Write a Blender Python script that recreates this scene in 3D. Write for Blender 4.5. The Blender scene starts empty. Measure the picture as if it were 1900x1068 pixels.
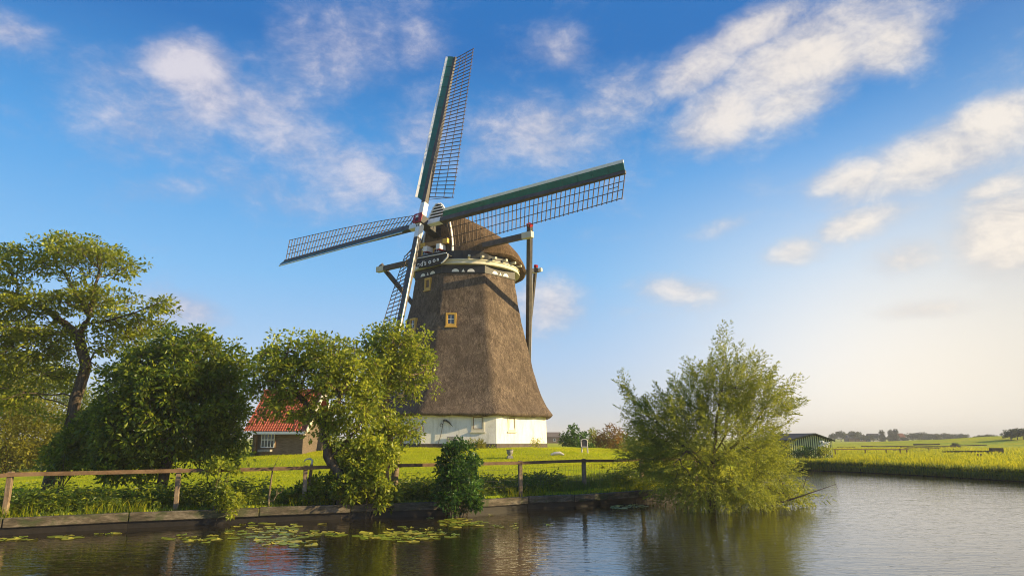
import bpy, math, random
import numpy as np
from mathutils import Vector, Matrix

random.seed(7)
RNG = np.random.default_rng(11)
C = bpy.context.scene.collection
scn = bpy.context.scene
PI = math.pi

# ------------------------------------------------------------------ survey
# the place was surveyed with a level 24 mm lens 2.3 m above the water
F, CX, CY, HOR, EYE = 1267.0, 950.0, 534.0, 812.0, 2.3
TH = math.atan((HOR - CY) / F)

def ray(px, py):
    u = (px - CX) / F; v = (CY - py) / F
    return np.array([u, math.cos(TH) - v * math.sin(TH), math.sin(TH) + v * math.cos(TH)])

def at(px, py, Y):
    r = ray(px, py); r = r * (Y / r[1]); r[2] += EYE
    return r

def atz(px, py, z):
    r = ray(px, py); r = r * ((z - EYE) / r[2]); r[2] += EYE
    return r

# ------------------------------------------------------------------ objects
def V3(p): return tuple(float(c) for c in p)

def link(o):
    C.objects.link(o); return o

def attach(o, parent):
    if parent is not None:
        o.parent = parent
        if parent.type == 'EMPTY':
            o.matrix_parent_inverse = Matrix.Translation(-parent.location)
    return o

def tag(o, label=None, cat=None, group=None, kind=None):
    if label: o['label'] = label
    if cat: o['category'] = cat
    if group: o['group'] = group
    if kind: o['kind'] = kind
    return o

def thing(name, loc, label, cat, group=None):
    o = bpy.data.objects.new(name, None); o.empty_display_size = 0.3
    o.location = V3(loc); link(o)
    return tag(o, label, cat, group)

def np_mesh(name, verts, polys, mat, parent=None, smooth=False, attrs=None, k=None):
    """verts (n,3); polys (m,k) int array or list of tuples"""
    me = bpy.data.meshes.new(name)
    verts = np.asarray(verts, dtype=np.float32)
    if isinstance(polys, np.ndarray):
        m, k = polys.shape
        me.vertices.add(len(verts)); me.vertices.foreach_set('co', verts.ravel())
        me.loops.add(m * k); me.loops.foreach_set('vertex_index', polys.astype(np.int32).ravel())
        me.polygons.add(m)
        me.polygons.foreach_set('loop_start', np.arange(0, m * k, k, dtype=np.int32))
        me.polygons.foreach_set('loop_total', np.full(m, k, dtype=np.int32))
        me.update(calc_edges=True)
    else:
        me.from_pydata([tuple(map(float, v)) for v in verts], [], [tuple(map(int, p)) for p in polys])
        me.update()
    if smooth:
        me.polygons.foreach_set('use_smooth', np.ones(len(me.polygons), dtype=bool))
    if attrs:
        for an, arr in attrs.items():
            a = me.attributes.new(an, 'FLOAT', 'POINT'); a.data.foreach_set('value', np.asarray(arr, dtype=np.float32))
    mats = mat if isinstance(mat, (list, tuple)) else [mat]
    for m_ in mats: me.materials.append(m_)
    o = link(bpy.data.objects.new(name, me))
    attach(o, parent)
    return o

class MB:
    """collects shapes into one mesh"""
    def __init__(s): s.v = []; s.f = []; s.mi = []; s.cur = 0
    def add(s, vs, fs):
        b = len(s.v); s.v += [tuple(map(float, p)) for p in vs]
        for f in fs: s.f.append(tuple(b + i for i in f)); s.mi.append(s.cur)
        return s
    def frame_box(s, c, ax, ay, az, sx, sy, sz, taper=1.0):
        c = np.array(c, float); ax, ay, az = (np.array(q, float) for q in (ax, ay, az))
        vs = []
        for z in (-.5, .5):
            t = taper if z > 0 else 1.0
            for x, y in ((-.5, -.5), (.5, -.5), (.5, .5), (-.5, .5)):
                vs.append(c + ax * x * sx * t + ay * y * sy * t + az * z * sz)
        return s.add(vs, [(0, 3, 2, 1), (4, 5, 6, 7), (0, 1, 5, 4), (1, 2, 6, 5), (2, 3, 7, 6), (3, 0, 4, 7)])
    def box(s, c, sx, sy, sz, rz=0, taper=1.0):
        a = (math.cos(rz), math.sin(rz), 0); b = (-math.sin(rz), math.cos(rz), 0)
        return s.frame_box(c, a, b, (0, 0, 1), sx, sy, sz, taper)
    def bar(s, p, q, w, d, up=(0, 0, 1), w2=None, d2=None):
        """rectangular bar from p to q, w across, d along up"""
        p = np.array(p, float); q = np.array(q, float); z = q - p; L = np.linalg.norm(z); z /= L
        up = np.array(up, float); x = np.cross(up, z)
        if np.linalg.norm(x) < 1e-5: x = np.cross((1, 0, 0), z)
        x /= np.linalg.norm(x); y = np.cross(z, x)
        w2 = w if w2 is None else w2; d2 = d if d2 is None else d2
        vs = []
        for c, ww, dd in ((p, w, d), (q, w2, d2)):
            for a, b in ((-.5, -.5), (.5, -.5), (.5, .5), (-.5, .5)): vs.append(c + x * a * ww + y * b * dd)
        return s.add(vs, [(0, 3, 2, 1), (4, 5, 6, 7), (0, 1, 5, 4), (1, 2, 6, 5), (2, 3, 7, 6), (3, 0, 4, 7)])
    def tube(s, pts, rs, n=8):
        pts = [np.array(p, float) for p in pts]
        if not hasattr(rs, '__len__'): rs = [rs] * len(pts)
        rings = []
        for i, p in enumerate(pts):
            d = pts[min(i + 1, len(pts) - 1)] - pts[max(i - 1, 0)]; d /= max(np.linalg.norm(d), 1e-9)
            a = np.cross(d, (0, 0, 1)) if abs(d[2]) < .95 else np.cross(d, (1, 0, 0)); a /= np.linalg.norm(a); b = np.cross(d, a)
            rings.append([p + rs[i] * (a * math.cos(2 * PI * k / n) + b * math.sin(2 * PI * k / n)) for k in range(n)])
        vs = [v for r in rings for v in r]; fs = []
        for i in range(len(pts) - 1):
            for k in range(n):
                fs.append((i * n + k, i * n + (k + 1) % n, (i + 1) * n + (k + 1) % n, (i + 1) * n + k))
        fs.append(tuple(range(n - 1, -1, -1))); fs.append(tuple((len(pts) - 1) * n + k for k in range(n)))
        return s.add(vs, fs)
    def prism(s, poly, thick, o, ax, ay):
        """polygon in the (ax, ay) frame at o, extruded along ax x ay"""
        o = np.array(o, float); ax = np.array(ax, float); ay = np.array(ay, float); n = np.cross(ax, ay); k = len(poly)
        vs = [o + ax * x + ay * y for x, y in poly] + [o + ax * x + ay * y + n * thick for x, y in poly]
        fs = [tuple(range(k - 1, -1, -1)), tuple(range(k, 2 * k))] + [(i, (i + 1) % k, k + (i + 1) % k, k + i) for i in range(k)]
        return s.add(vs, fs)
    def lathe(s, prof, c, n=24, phase=0.0):
        """prof list of (r, z)"""
        vs = []; fs = []
        for r, z in prof:
            for k in range(n):
                t = phase + 2 * PI * k / n; vs.append((c[0] + r * math.sin(t), c[1] - r * math.cos(t), c[2] + z))
        for i in range(len(prof) - 1):
            for k in range(n): fs.append((i * n + k, i * n + (k + 1) % n, (i + 1) * n + (k + 1) % n, (i + 1) * n + k))
        fs.append(tuple(range(n - 1, -1, -1))); fs.append(tuple((len(prof) - 1) * n + k for k in range(n)))
        return s.add(vs, fs)
    def build(s, name, mat, parent=None, smooth=False, bevel=0.0):
        o = np_mesh(name, s.v, s.f, mat, parent)
        me = o.data
        if isinstance(mat, (list, tuple)): me.polygons.foreach_set('material_index', np.array(s.mi, dtype=np.int32))
        if smooth:
            me.polygons.foreach_set('use_smooth', np.ones(len(me.polygons), dtype=bool))
            me.set_sharp_from_angle(angle=math.radians(38))
        if bevel:
            b = o.modifiers.new('edge', 'BEVEL'); b.width = bevel; b.segments = 1; b.limit_method = 'ANGLE'
        return o

# ------------------------------------------------------------------ materials
def new_mat(name):
    m = bpy.data.materials.new(name); m.use_nodes = True
    return m, m.node_tree, m.node_tree.nodes['Principled BSDF']

def nd(nt, typ, **kw):
    n = nt.nodes.new(typ)
    for k, v in kw.items(): setattr(n, k, v)
    return n

def ramp(nt, fac, stops):
    r = nd(nt, 'ShaderNodeValToRGB'); e = r.color_ramp.elements
    while len(e) > 2: e.remove(e[-1])
    for i, (p, c) in enumerate(stops):
        el = e[i] if i < 2 else e.new(p)
        el.position = p; el.color = (*c, 1)
    nt.links.new(fac, r.inputs[0]); return r.outputs[0]

def noise(nt, vec, scale, detail=5, rough=.6, dist=0.0):
    n = nd(nt, 'ShaderNodeTexNoise'); n.inputs['Scale'].default_value = scale; n.inputs['Detail'].default_value = detail
    n.inputs['Roughness'].default_value = rough; n.inputs['Distortion'].default_value = dist
    if vec is not None: nt.links.new(vec, n.inputs['Vector'])
    return n.outputs['Fac']

def stretch(nt, sc, rot=(0, 0, 0), coord='Object'):
    t = nd(nt, 'ShaderNodeTexCoord'); m = nd(nt, 'ShaderNodeMapping')
    m.inputs['Scale'].default_value = sc; m.inputs['Rotation'].default_value = rot
    nt.links.new(t.outputs[coord], m.inputs['Vector']); return m.outputs['Vector']

def mixc(nt, fac, a, b, mode='MIX'):
    m = nd(nt, 'ShaderNodeMix', data_type='RGBA', blend_type=mode)
    for s_, x in ((m.inputs[0], fac), (m.inputs[6], a), (m.inputs[7], b)):
        if hasattr(x, 'links'): nt.links.new(x, s_)
        elif hasattr(x, '__len__'): s_.default_value = (*x, 1)
        else: s_.default_value = x
    return m.outputs[2]

def math_(nt, op, a, b=None, c=None, clamp=False):
    m = nd(nt, 'ShaderNodeMath', operation=op, use_clamp=clamp)
    for i, x in enumerate((a, b, c)):
        if x is None: continue
        if hasattr(x, 'links'): nt.links.new(x, m.inputs[i])
        else: m.inputs[i].default_value = x
    return m.outputs[0]

def bump(nt, height, strength, dist, normal_in):
    b = nd(nt, 'ShaderNodeBump'); b.inputs['Strength'].default_value = strength; b.inputs['Distance'].default_value = dist
    nt.links.new(height, b.inputs['Height']); nt.links.new(b.outputs[0], normal_in); return b

def plain(name, cols, scale=3.0, sc=(1, 1, 1), rough=.7, bmp=0.0, bdist=.02, fine=30., spec=.3, metal=0.0):
    """cols: 2-3 colours mixed by stretched noise, plus fine grain"""
    m, nt, p = new_mat(name)
    v = stretch(nt, sc)
    n1 = noise(nt, v, scale, 6, .65); n2 = noise(nt, v, fine, 3, .6)
    f = math_(nt, 'ADD', math_(nt, 'MULTIPLY', n1, .7), math_(nt, 'MULTIPLY', n2, .3))
    k = len(cols); st = [(.36 + .28 * i / max(1, k - 1), c) for i, c in enumerate(cols)]
    if k == 1: st = [(.4, tuple(x * .85 for x in cols[0])), (.62, cols[0])]
    nt.links.new(ramp(nt, f, st), p.inputs['Base Color'])
    p.inputs['Roughness'].default_value = rough; p.inputs['Specular IOR Level'].default_value = spec; p.inputs['Metallic'].default_value = metal
    if bmp: bump(nt, f, bmp, bdist, p.inputs['Normal'])
    return m

def leaf_mat(name, dark, mid, light, trans=.38, rough=.42, spec=.35, tcol=None):
    m, nt, p = new_mat(name)
    a = nd(nt, 'ShaderNodeAttribute', attribute_name='rnd')
    col = ramp(nt, a.outputs['Fac'], [(0.0, dark), (.55, mid), (1.0, light)])
    nt.links.new(col, p.inputs['Base Color']); p.inputs['Roughness'].default_value = rough; p.inputs['Specular IOR Level'].default_value = spec
    t = nd(nt, 'ShaderNodeBsdfTranslucent')
    tc = mixc(nt, .6, col, tcol or tuple(min(1, x * 1.6) for x in light)); nt.links.new(tc, t.inputs['Color'])
    mx = nd(nt, 'ShaderNodeMixShader'); mx.inputs[0].default_value = trans
    nt.links.new(p.outputs[0], mx.inputs[1]); nt.links.new(t.outputs[0], mx.inputs[2])
    nt.links.new(mx.outputs[0], nt.nodes['Material Output'].inputs['Surface'])
    return m

def thatch_mat(name, c_dark, c_mid, c_light, patchy=True):
    m, nt, p = new_mat(name)
    v = stretch(nt, (1, 1, .42))
    n1 = noise(nt, v, 5, 6, .75, 1.0); n2 = noise(nt, v, 19, 4, .75, 1.6)
    big = noise(nt, stretch(nt, (.35, .35, .5)), 1.3, 5, .6)
    f = math_(nt, 'ADD', math_(nt, 'MULTIPLY', n1, .45), math_(nt, 'MULTIPLY', n2, .55))
    col = ramp(nt, f, [(.38, c_dark), (.5, c_mid), (.62, c_light)])
    # irregular patches of darker reed, paler reed and moss
    st = ramp(nt, big, [(.42, (0, 0, 0)), (.6, (1, 1, 1))])
    col = mixc(nt, math_(nt, 'MULTIPLY', st, .45), col, tuple(x * .55 for x in c_mid))
    patch = noise(nt, stretch(nt, (.9, .9, .8), (0, .3, .2)), 1.1, 3, .5, .8)
    col = mixc(nt, math_(nt, 'MULTIPLY', ramp(nt, patch, [(.50, (0, 0, 0)), (.66, (1, 1, 1))]), .13), col, tuple(x * 1.2 for x in c_light))
    moss = noise(nt, stretch(nt, (1.3, 1.3, .7)), 2.2, 7, .75, .4)
    col = mixc(nt, math_(nt, 'MULTIPLY', ramp(nt, moss, [(.56, (0, 0, 0)), (.70, (1, 1, 1))]), .28), col, (.055, .062, .025))
    nt.links.new(col, p.inputs['Base Color']); p.inputs['Roughness'].default_value = .9; p.inputs['Specular IOR Level'].default_value = .1
    bump(nt, f, .7, .045, p.inputs['Normal'])
    return m

M = {}
M['thatch'] = thatch_mat('reed_thatch', (.024, .018, .014), (.102, .077, .058), (.265, .205, .155))
M['cap_thatch'] = thatch_mat('cap_thatch', (.035, .022, .014), (.12, .08, .047), (.26, .18, .11))
M['white_wall'] = plain('lime_wash', [(.70, .69, .66), (.82, .81, .78), (.86, .85, .83)], 1.2, (1, 1, .5), .85, .25, .02, 18)
M['plinth'] = plain('tarred_plinth', [(.05, .04, .035), (.12, .10, .09)], 3)
M['white_paint'] = plain('white_paint', [(.76, .75, .73), (.89, .89, .88)], 4, (1, 1, 1), .5)
M['cream_paint'] = plain('cream_paint', [(.56, .53, .42), (.70, .67, .55)], 3, (1, 1, 1), .6)
M['black_paint'] = plain('tar_black', [(.012, .014, .016), (.03, .033, .036)], 4, (1, 1, 1), .5)
M['stock'] = plain('grey_black_stock', [(.05, .047, .05), (.11, .10, .10)], 3, (1, 1, 1), .55)
M['green_paint'] = plain('bottle_green', [(.008, .115, .09), (.016, .17, .135)], 2.5, (1, 1, 1), .45)
M['red_paint'] = plain('crest_red', [(.30, .012, .025), (.40, .02, .035)], 6, (1, 1, 1), .45)
M['yellow_paint'] = plain('ochre_paint', [(.55, .32, .05), (.70, .44, .09)], 4, (1, 1, 1), .5)
M['lath'] = plain('weathered_lath', [(.06, .04, .025), (.15, .10, .06)], 5, (1, 1, 1), .7)
M['brown_wood'] = plain('brown_wood', [(.11, .065, .03), (.22, .13, .06)], 4, (1, 1, 1), .6)
M['fence_wood'] = plain('fence_wood', [(.10, .07, .045), (.22, .16, .105), (.32, .25, .17)], 6, (1, 1, .35), .85, .5, .01)
M['rail_wood'] = plain('rail_wood', [(.09, .055, .03), (.20, .13, .075)], 6, (.5, .5, 1), .85, .5, .01)
M['quay_wood'] = plain('quay_wood', [(.025, .024, .014), (.085, .07, .05), (.19, .165, .125)], 5, (.4, .4, 1.6), .85, .7, .015)
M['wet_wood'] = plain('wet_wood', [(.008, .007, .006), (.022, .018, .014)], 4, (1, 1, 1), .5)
M['bark'] = plain('bark', [(.035, .025, .018), (.10, .075, .05), (.17, .13, .09)], 9, (1, 1, .3), .9, .9, .03)
M['pale_bark'] = plain('pale_bark', [(.09, .065, .04), (.20, .15, .10), (.30, .24, .17)], 9, (1, 1, .3), .9, .9, .03)
M['tile'] = None
M['stone'] = plain('grey_stone', [(.20, .19, .18), (.36, .35, .33)], 9, (1, 1, 1), .85, .4, .01)
M['pale_stone'] = plain('pale_stone', [(.5, .46, .42), (.68, .64, .58)], 9, (1, 1, 1), .85, .4, .01)
M['steel'] = plain('dark_steel', [(.02, .02, .02), (.05, .05, .05)], 9, (1, 1, 1), .4, 0, .01, 30, .5)
M['shed_dark'] = plain('dark_green_boards', [(.012, .022, .012), (.03, .05, .025)], 4, (1, 1, .3), .7)
M['shed_pale'] = plain('pale_green_battens', [(.42, .47, .22), (.58, .62, .34)], 4, (1, 1, .3), .7)
M['shed_roof'] = plain('felt_roof', [(.022, .024, .03), (.05, .052, .06)], 2, (1, 1, 1), .8)
M['boards'] = plain('grey_brown_boards', [(.085, .065, .05), (.19, .15, .115)], 4, (1, 1, 6), .8, .4, .01)
M['curtain'] = plain('net_curtain', [(.22, .20, .21), (.42, .39, .38)], 8, (3, 3, .6), .9)
M['oiled_wood'] = plain('oiled_wood', [(.24, .13, .045), (.38, .22, .08)], 4, (1, 1, 1), .5)
M['russet_roof'] = plain('russet_roof', [(.14, .05, .03), (.22, .08, .04)], 4)
M['soil'] = plain('dark_soil', [(.012, .010, .007), (.04, .03, .02)], 3, (1, 1, 1), .9)

def weather(m, sc, col, lo, hi, amt, scale=3.):
    nt = m.node_tree; p = nt.nodes['Principled BSDF']; src = p.inputs['Base Color'].links[0].from_socket
    n = noise(nt, stretch(nt, sc), scale, 7, .7, .6)
    c = mixc(nt, math_(nt, 'MULTIPLY', ramp(nt, n, [(lo, (0, 0, 0)), (hi, (1, 1, 1))]), amt), src, col); nt.links.new(c, p.inputs['Base Color'])
weather(M['white_wall'], (1.2, 1.2, .25), (.42, .41, .33), .50, .68, .5)
weather(M['white_wall'], (1, 1, 1), (.50, .47, .40), .58, .66, .35, 9.)
weather(M['quay_wood'], (1, 1, 1), (.035, .055, .015), .48, .62, .7, 2.2)
def glass_mat():
    m, nt, p = new_mat('window_glass')
    p.inputs['Base Color'].default_value = (.02, .03, .05, 1); p.inputs['Roughness'].default_value = .08; p.inputs['Specular IOR Level'].default_value = .8
    return m
M['glass'] = glass_mat()

def tile_mat():
    m, nt, p = new_mat('orange_pantiles')
    n = noise(nt, stretch(nt, (1, 1, 1)), 7, 4, .6)
    nt.links.new(ramp(nt, n, [(.33, (.20, .04, .02)), (.48, (.40, .085, .03)), (.58, (.50, .12, .042)), (.70, (.50, .20, .09))]), p.inputs['Base Color'])
    p.inputs['Roughness'].default_value = .6; return m
M['tile'] = tile_mat()

M['leaf_oak'] = leaf_mat('oak_leaf', (.026, .048, .006), (.15, .19, .015), (.40, .42, .032), .40)
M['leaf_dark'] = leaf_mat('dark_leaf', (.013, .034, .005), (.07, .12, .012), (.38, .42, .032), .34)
M['leaf_mid'] = leaf_mat('mid_leaf', (.026, .052, .006), (.15, .21, .018), (.46, .48, .04), .40)
M['leaf_willow'] = leaf_mat('willow_leaf', (.035, .062, .008), (.15, .21, .024), (.42, .43, .045), .42, .5)
M['leaf_yellow'] = leaf_mat('sunny_leaf', (.05, .075, .006), (.17, .18, .015), (.34, .30, .03), .45)
M['leaf_deep'] = leaf_mat('evergreen_leaf', (.006, .022, .005), (.026, .08, .012), (.12, .24, .03), .28)
M['leaf_red'] = leaf_mat('russet_leaf', (.02, .035, .008), (.085, .085, .014), (.34, .15, .03), .35)
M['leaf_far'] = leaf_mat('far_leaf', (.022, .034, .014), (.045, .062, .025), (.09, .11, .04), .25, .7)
M['blade'] = leaf_mat('grass_blade', (.08, .13, .004), (.27, .34, .008), (.48, .50, .014), .5, .6, .15)
M['blade_dark'] = leaf_mat('bank_blade', (.010, .028, .004), (.05, .10, .010), (.22, .27, .022), .40, .5)  # near-bank grass, colour darkened to carry the shade of willow and trees
M['blade_gold'] = leaf_mat('ripe_grass', (.04, .085, .005), (.19, .25, .009), (.44, .40, .018), .5, .6, .15)
M['pad'] = leaf_mat('lily_pad_leaf', (.09, .15, .010), (.22, .27, .02), (.42, .38, .05), .15, .35, .5)
M['blossom'] = plain('white_blossom', [(.6, .6, .55), (.8, .8, .75)], 9)

def ground_mat():
    m, nt, p = new_mat('meadow')
    v = stretch(nt, (1, 1, 1))
    big = noise(nt, stretch(nt, (.35, 1.5, 1), (0, 0, -.15)), .16, 5, .65); mid = noise(nt, v, 1.1, 6, .7); fine = noise(nt, v, 14, 5, .75)
    f = math_(nt, 'ADD', math_(nt, 'MULTIPLY', mid, .5), math_(nt, 'MULTIPLY', fine, .5))
    c1 = ramp(nt, f, [(.34, (.14, .18, .004)), (.5, (.36, .36, .007)), (.66, (.54, .49, .012))])
    c2 = ramp(nt, f, [(.34, (.11, .17, .005)), (.5, (.25, .33, .01)), (.66, (.40, .44, .015))])
    col = mixc(nt, ramp(nt, big, [(.4, (0, 0, 0)), (.6, (1, 1, 1))]), c1, c2)
    col = mixc(nt, ramp(nt, big, [(.60, (0, 0, 0)), (.70, (.75, .75, .75))]), col, (.075, .13, .012))
    # bare wet earth below the bank tops
    geo = nd(nt, 'ShaderNodeNewGeometry'); sx = nd(nt, 'ShaderNodeSeparateXYZ'); nt.links.new(geo.outputs['Position'], sx.inputs[0])
    lo = nd(nt, 'ShaderNodeMapRange'); lo.inputs['From Min'].default_value = .18; lo.inputs['From Max'].default_value = .36
    nt.links.new(sx.outputs['Z'], lo.inputs['Value'])
    col = mixc(nt, lo.outputs[0], (.018, .014, .009), col)
    nt.links.new(col, p.inputs['Base Color']); p.inputs['Roughness'].default_value = .95; p.inputs['Specular IOR Level'].default_value = .1
    bump(nt, f, 1.0, .12, p.inputs['Normal'])
    return m
M['ground'] = ground_mat()

def water_mat():
    m, nt, p = new_mat('canal_water')
    p.inputs['Base Color'].default_value = (.016, .012, .004, 1); p.inputs['Roughness'].default_value = .012
    p.inputs['IOR'].default_value = 2.1; p.inputs['Specular IOR Level'].default_value = .5
    v1 = stretch(nt, (1.0, 2.6, 1), (0, 0, math.radians(-14)))
    a = noise(nt, v1, 3.2, 2, .5, .6); b = noise(nt, v1, .55, 2, .5)
    c = noise(nt, stretch(nt, (1, 1.6, 1), (0, 0, .4)), 9, 2, .5)
    h = math_(nt, 'ADD', math_(nt, 'ADD', math_(nt, 'MULTIPLY', a, 1.0), math_(nt, 'MULTIPLY', b, 1.6)), math_(nt, 'MULTIPLY', c, .12))
    bump(nt, h, .16, .05, p.inputs['Normal'])
    return m
M['water'] = water_mat()

# ------------------------------------------------------------------ terrain
_q = [atz(x, y, 0)[:2] for x, y in ((0, 993), (236, 980), (479, 969), (650, 962), (827, 956), (981, 944), (1066, 940), (1184, 931), (1300, 925))]
_d = (_q[1] - _q[0]) / np.linalg.norm(_q[1] - _q[0])
QUAY = [_q[0] - _d * 26, *_q]
WATER_POLY = np.array([*QUAY, (9.5, 29.0), (19.2, 52.5), atz(1470, 871, 0)[:2], atz(1600, 876, 0)[:2], atz(1750, 884, 0)[:2], atz(1900, 893, 0)[:2],
                       (41, 16.5), (58, -12), (62, -60), (-55, -60)])

def sdist(x, y):
    """signed distance to the shore, positive on land"""
    x = np.asarray(x, float); y = np.asarray(y, float)
    d = np.full(x.shape, 1e9); ins = np.zeros(x.shape, bool); n = len(WATER_POLY)
    for i in range(n):
        a = WATER_POLY[i]; b = WATER_POLY[(i + 1) % n]; e = b - a
        t = np.clip(((x - a[0]) * e[0] + (y - a[1]) * e[1]) / (e @ e), 0, 1)
        d = np.minimum(d, np.hypot(x - a[0] - t * e[0], y - a[1] - t * e[1]))
        c = ((a[1] > y) != (b[1] > y)); dy = b[1] - a[1] if b[1] != a[1] else 1e-9
        ins ^= c & (x < (b[0] - a[0]) * (y - a[1]) / dy + a[0])
    return np.where(ins, -d, d)

def sm(t, a, b):
    t = np.clip((t - a) / (b - a), 0, 1); return t * t * (3 - 2 * t)

def height(x, y):
    x = np.asarray(x, float); y = np.asarray(y, float)
    s = sdist(x, y)
    z = -0.8 + 1.22 * sm(s, 0.02, .5)
    z = z + .14 * sm(s, .6, 5) + 1.14 * sm(-np.hypot((x + 3.0) * .93, y - 46.5), -25, -5)
    # sea dyke on the right horizon
    L = np.array([150., 150.]) - np.array([70., 205.]); Ln = L / np.linalg.norm(L); N = np.array([-Ln[1], Ln[0]])
    al = (x - 70) * Ln[0] + (y - 205) * Ln[1]; pe = (x - 70) * N[0] + (y - 205) * N[1]
    z = z + 2.9 * np.exp(-(pe / 17.) ** 2) * sm(al, 8, 82)
    z = z + np.where(s > 1, .05 * np.sin(x * .9 + 1.3 * np.sin(y * .37)) * np.sin(y * .8 + x * .21) * sm(s, 1, 4), 0)
    return z

def gz(x, y): return float(height(np.array([x]), np.array([y]))[0])

def ground(px, py):
    """where the line of sight meets the ground"""
    r = ray(px, py); prev = 0
    t = np.arange(5, 400, .05) / r[1]
    X = r[0] * t; Y = r[1] * t; Z = EYE + r[2] * t
    k = np.argmax(Z <= height(X, Y)); return np.array([X[k], Y[k], float(height(X[k:k+1], Y[k:k+1])[0])])

def axis(lo, hi, st, far_lo, far_hi, g=1.22):
    c = list(np.arange(lo, hi + 1e-6, st)); s = st; v = hi
    while v < far_hi: s *= g; v += s; c.append(v)
    s = st; v = lo; pre = []
    while v > far_lo: s *= g; v -= s; pre.append(v)
    return np.array(pre[::-1] + c)

gx = axis(-30, 46, .4, -2500, 2500, 1.12); gy = axis(4, 64, .4, -120, 3000, 1.12)
GX, GY = np.meshgrid(gx, gy); GZ = height(GX, GY)
nx, ny = len(gx), len(gy)
idx = np.arange(nx * ny).reshape(ny, nx)
quads = np.stack([idx[:-1, :-1].ravel(), idx[:-1, 1:].ravel(), idx[1:, 1:].ravel(), idx[1:, :-1].ravel()], 1)
g = np_mesh('ground', np.stack([GX.ravel(), GY.ravel(), GZ.ravel()], 1), quads, M['ground'], None, True)
tag(g, kind='structure')
wp = [(-70, -70, 0), (75, -70, 0), (75, 75, 0), (-70, 75, 0)]
w = np_mesh('water', wp, [(0, 1, 2, 3)], M['water']); tag(w, kind='structure')

# ------------------------------------------------------------------ foliage engine
def unit(v): return v / np.maximum(np.linalg.norm(v, axis=-1, keepdims=True), 1e-9)

def leaves(pos, d, L, W, upbias=.6, rnd=None, fold=.18, droop=.15, hint=None):
    """one folded leaf per row; returns verts, quads(two triangles folded along the rib), rnd"""
    n = len(pos); d = unit(d)
    nr = RNG.normal(size=(n, 3)) * .7 + np.array([0, 0, upbias]) + (0 if hint is None else hint)
    side = unit(np.cross(d, nr)); nn = np.cross(side, d)
    L = np.asarray(L).reshape(-1, 1) * np.ones((n, 1)); W = np.asarray(W).reshape(-1, 1) * np.ones((n, 1))
    b = pos; tip = pos + d * L - np.array([0, 0, 1]) * L * droop
    m = pos + d * L * .48
    l = m + side * W * .5 + nn * W * fold; r = m - side * W * .5 + nn * W * fold
    v = np.stack([b, r, tip, l], 1).reshape(-1, 3)
    i = np.arange(n)[:, None] * 4
    tri = np.concatenate([i + np.array([[0, 1, 2]]), i + np.array([[0, 2, 3]])], 0)
    rr = RNG.random(n) if rnd is None else rnd
    return v, tri, np.repeat(rr, 4)

class Leafs:
    def __init__(s): s.v = []; s.t = []; s.r = []; s.n = 0
    def add(s, v, t, r):
        s.v.append(v); s.t.append(t + s.n); s.r.append(r); s.n += len(v)
    def build(s, name, mat, parent=None):
        return np_mesh(name, np.concatenate(s.v), np.concatenate(s.t), mat, parent, False, {'rnd': np.concatenate(s.r)})

def grow(paths, attr, step=.3, kill=.45, infl=3., iters=140, jit=.25, grav=0.0):
    P = []; par = []
    for path in paths:
        path = [np.array(p, float) for p in path]
        last = -1
        if P:   # join to the nearest existing node
            dd = [np.linalg.norm(p - path[0]) for p in P]; last = int(np.argmin(dd))
        for a, b in zip(path[:-1], path[1:]):
            k = max(1, int(np.linalg.norm(b - a) / step))
            for i in range(k):
                P.append(a + (b - a) * i / k + RNG.normal(size=3) * step * .06); par.append(last); last = len(P) - 1
        P.append(path[-1]); par.append(last)
    P = [np.array(p) for p in P]; attr = np.array(attr, float)
    nodes = np.array(P)
    def nearest(A, B):
        D = np.linalg.norm(A[:, None] - B[None], axis=2); j = D.argmin(1); return D[np.arange(len(A)), j], j
    nd_, ni = nearest(attr, nodes); alive = nd_ > kill
    for it in range(iters):
        act = alive & (nd_ < infl)
        if not act.any():
            if alive.any() and infl < 50: infl *= 1.7; continue
            break
        dirs = unit(attr[act] - nodes[ni[act]])
        S = np.zeros_like(nodes); cnt = np.zeros(len(nodes)); np.add.at(S, ni[act], dirs); np.add.at(cnt, ni[act], 1)
        gi = np.where(cnt > 0)[0]
        dv = unit(unit(S[gi]) + RNG.normal(size=(len(gi), 3)) * jit + np.array([0, 0, -grav]))
        new = nodes[gi] + dv * step
        D, _ = nearest(new, nodes); ok = D > step * .55
        bad = np.isin(ni, gi[~ok]) & act
        alive[bad] &= RNG.random(bad.sum()) > .5
        if not ok.any(): continue
        base = len(nodes); nodes = np.vstack([nodes, new[ok]]); par += list(gi[ok])
        D, j = nearest(attr, new[ok]); better = D < nd_
        nd_[better] = D[better]; ni[better] = base + j[better]
        alive &= nd_ > kill
    return nodes, np.array(par)

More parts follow.
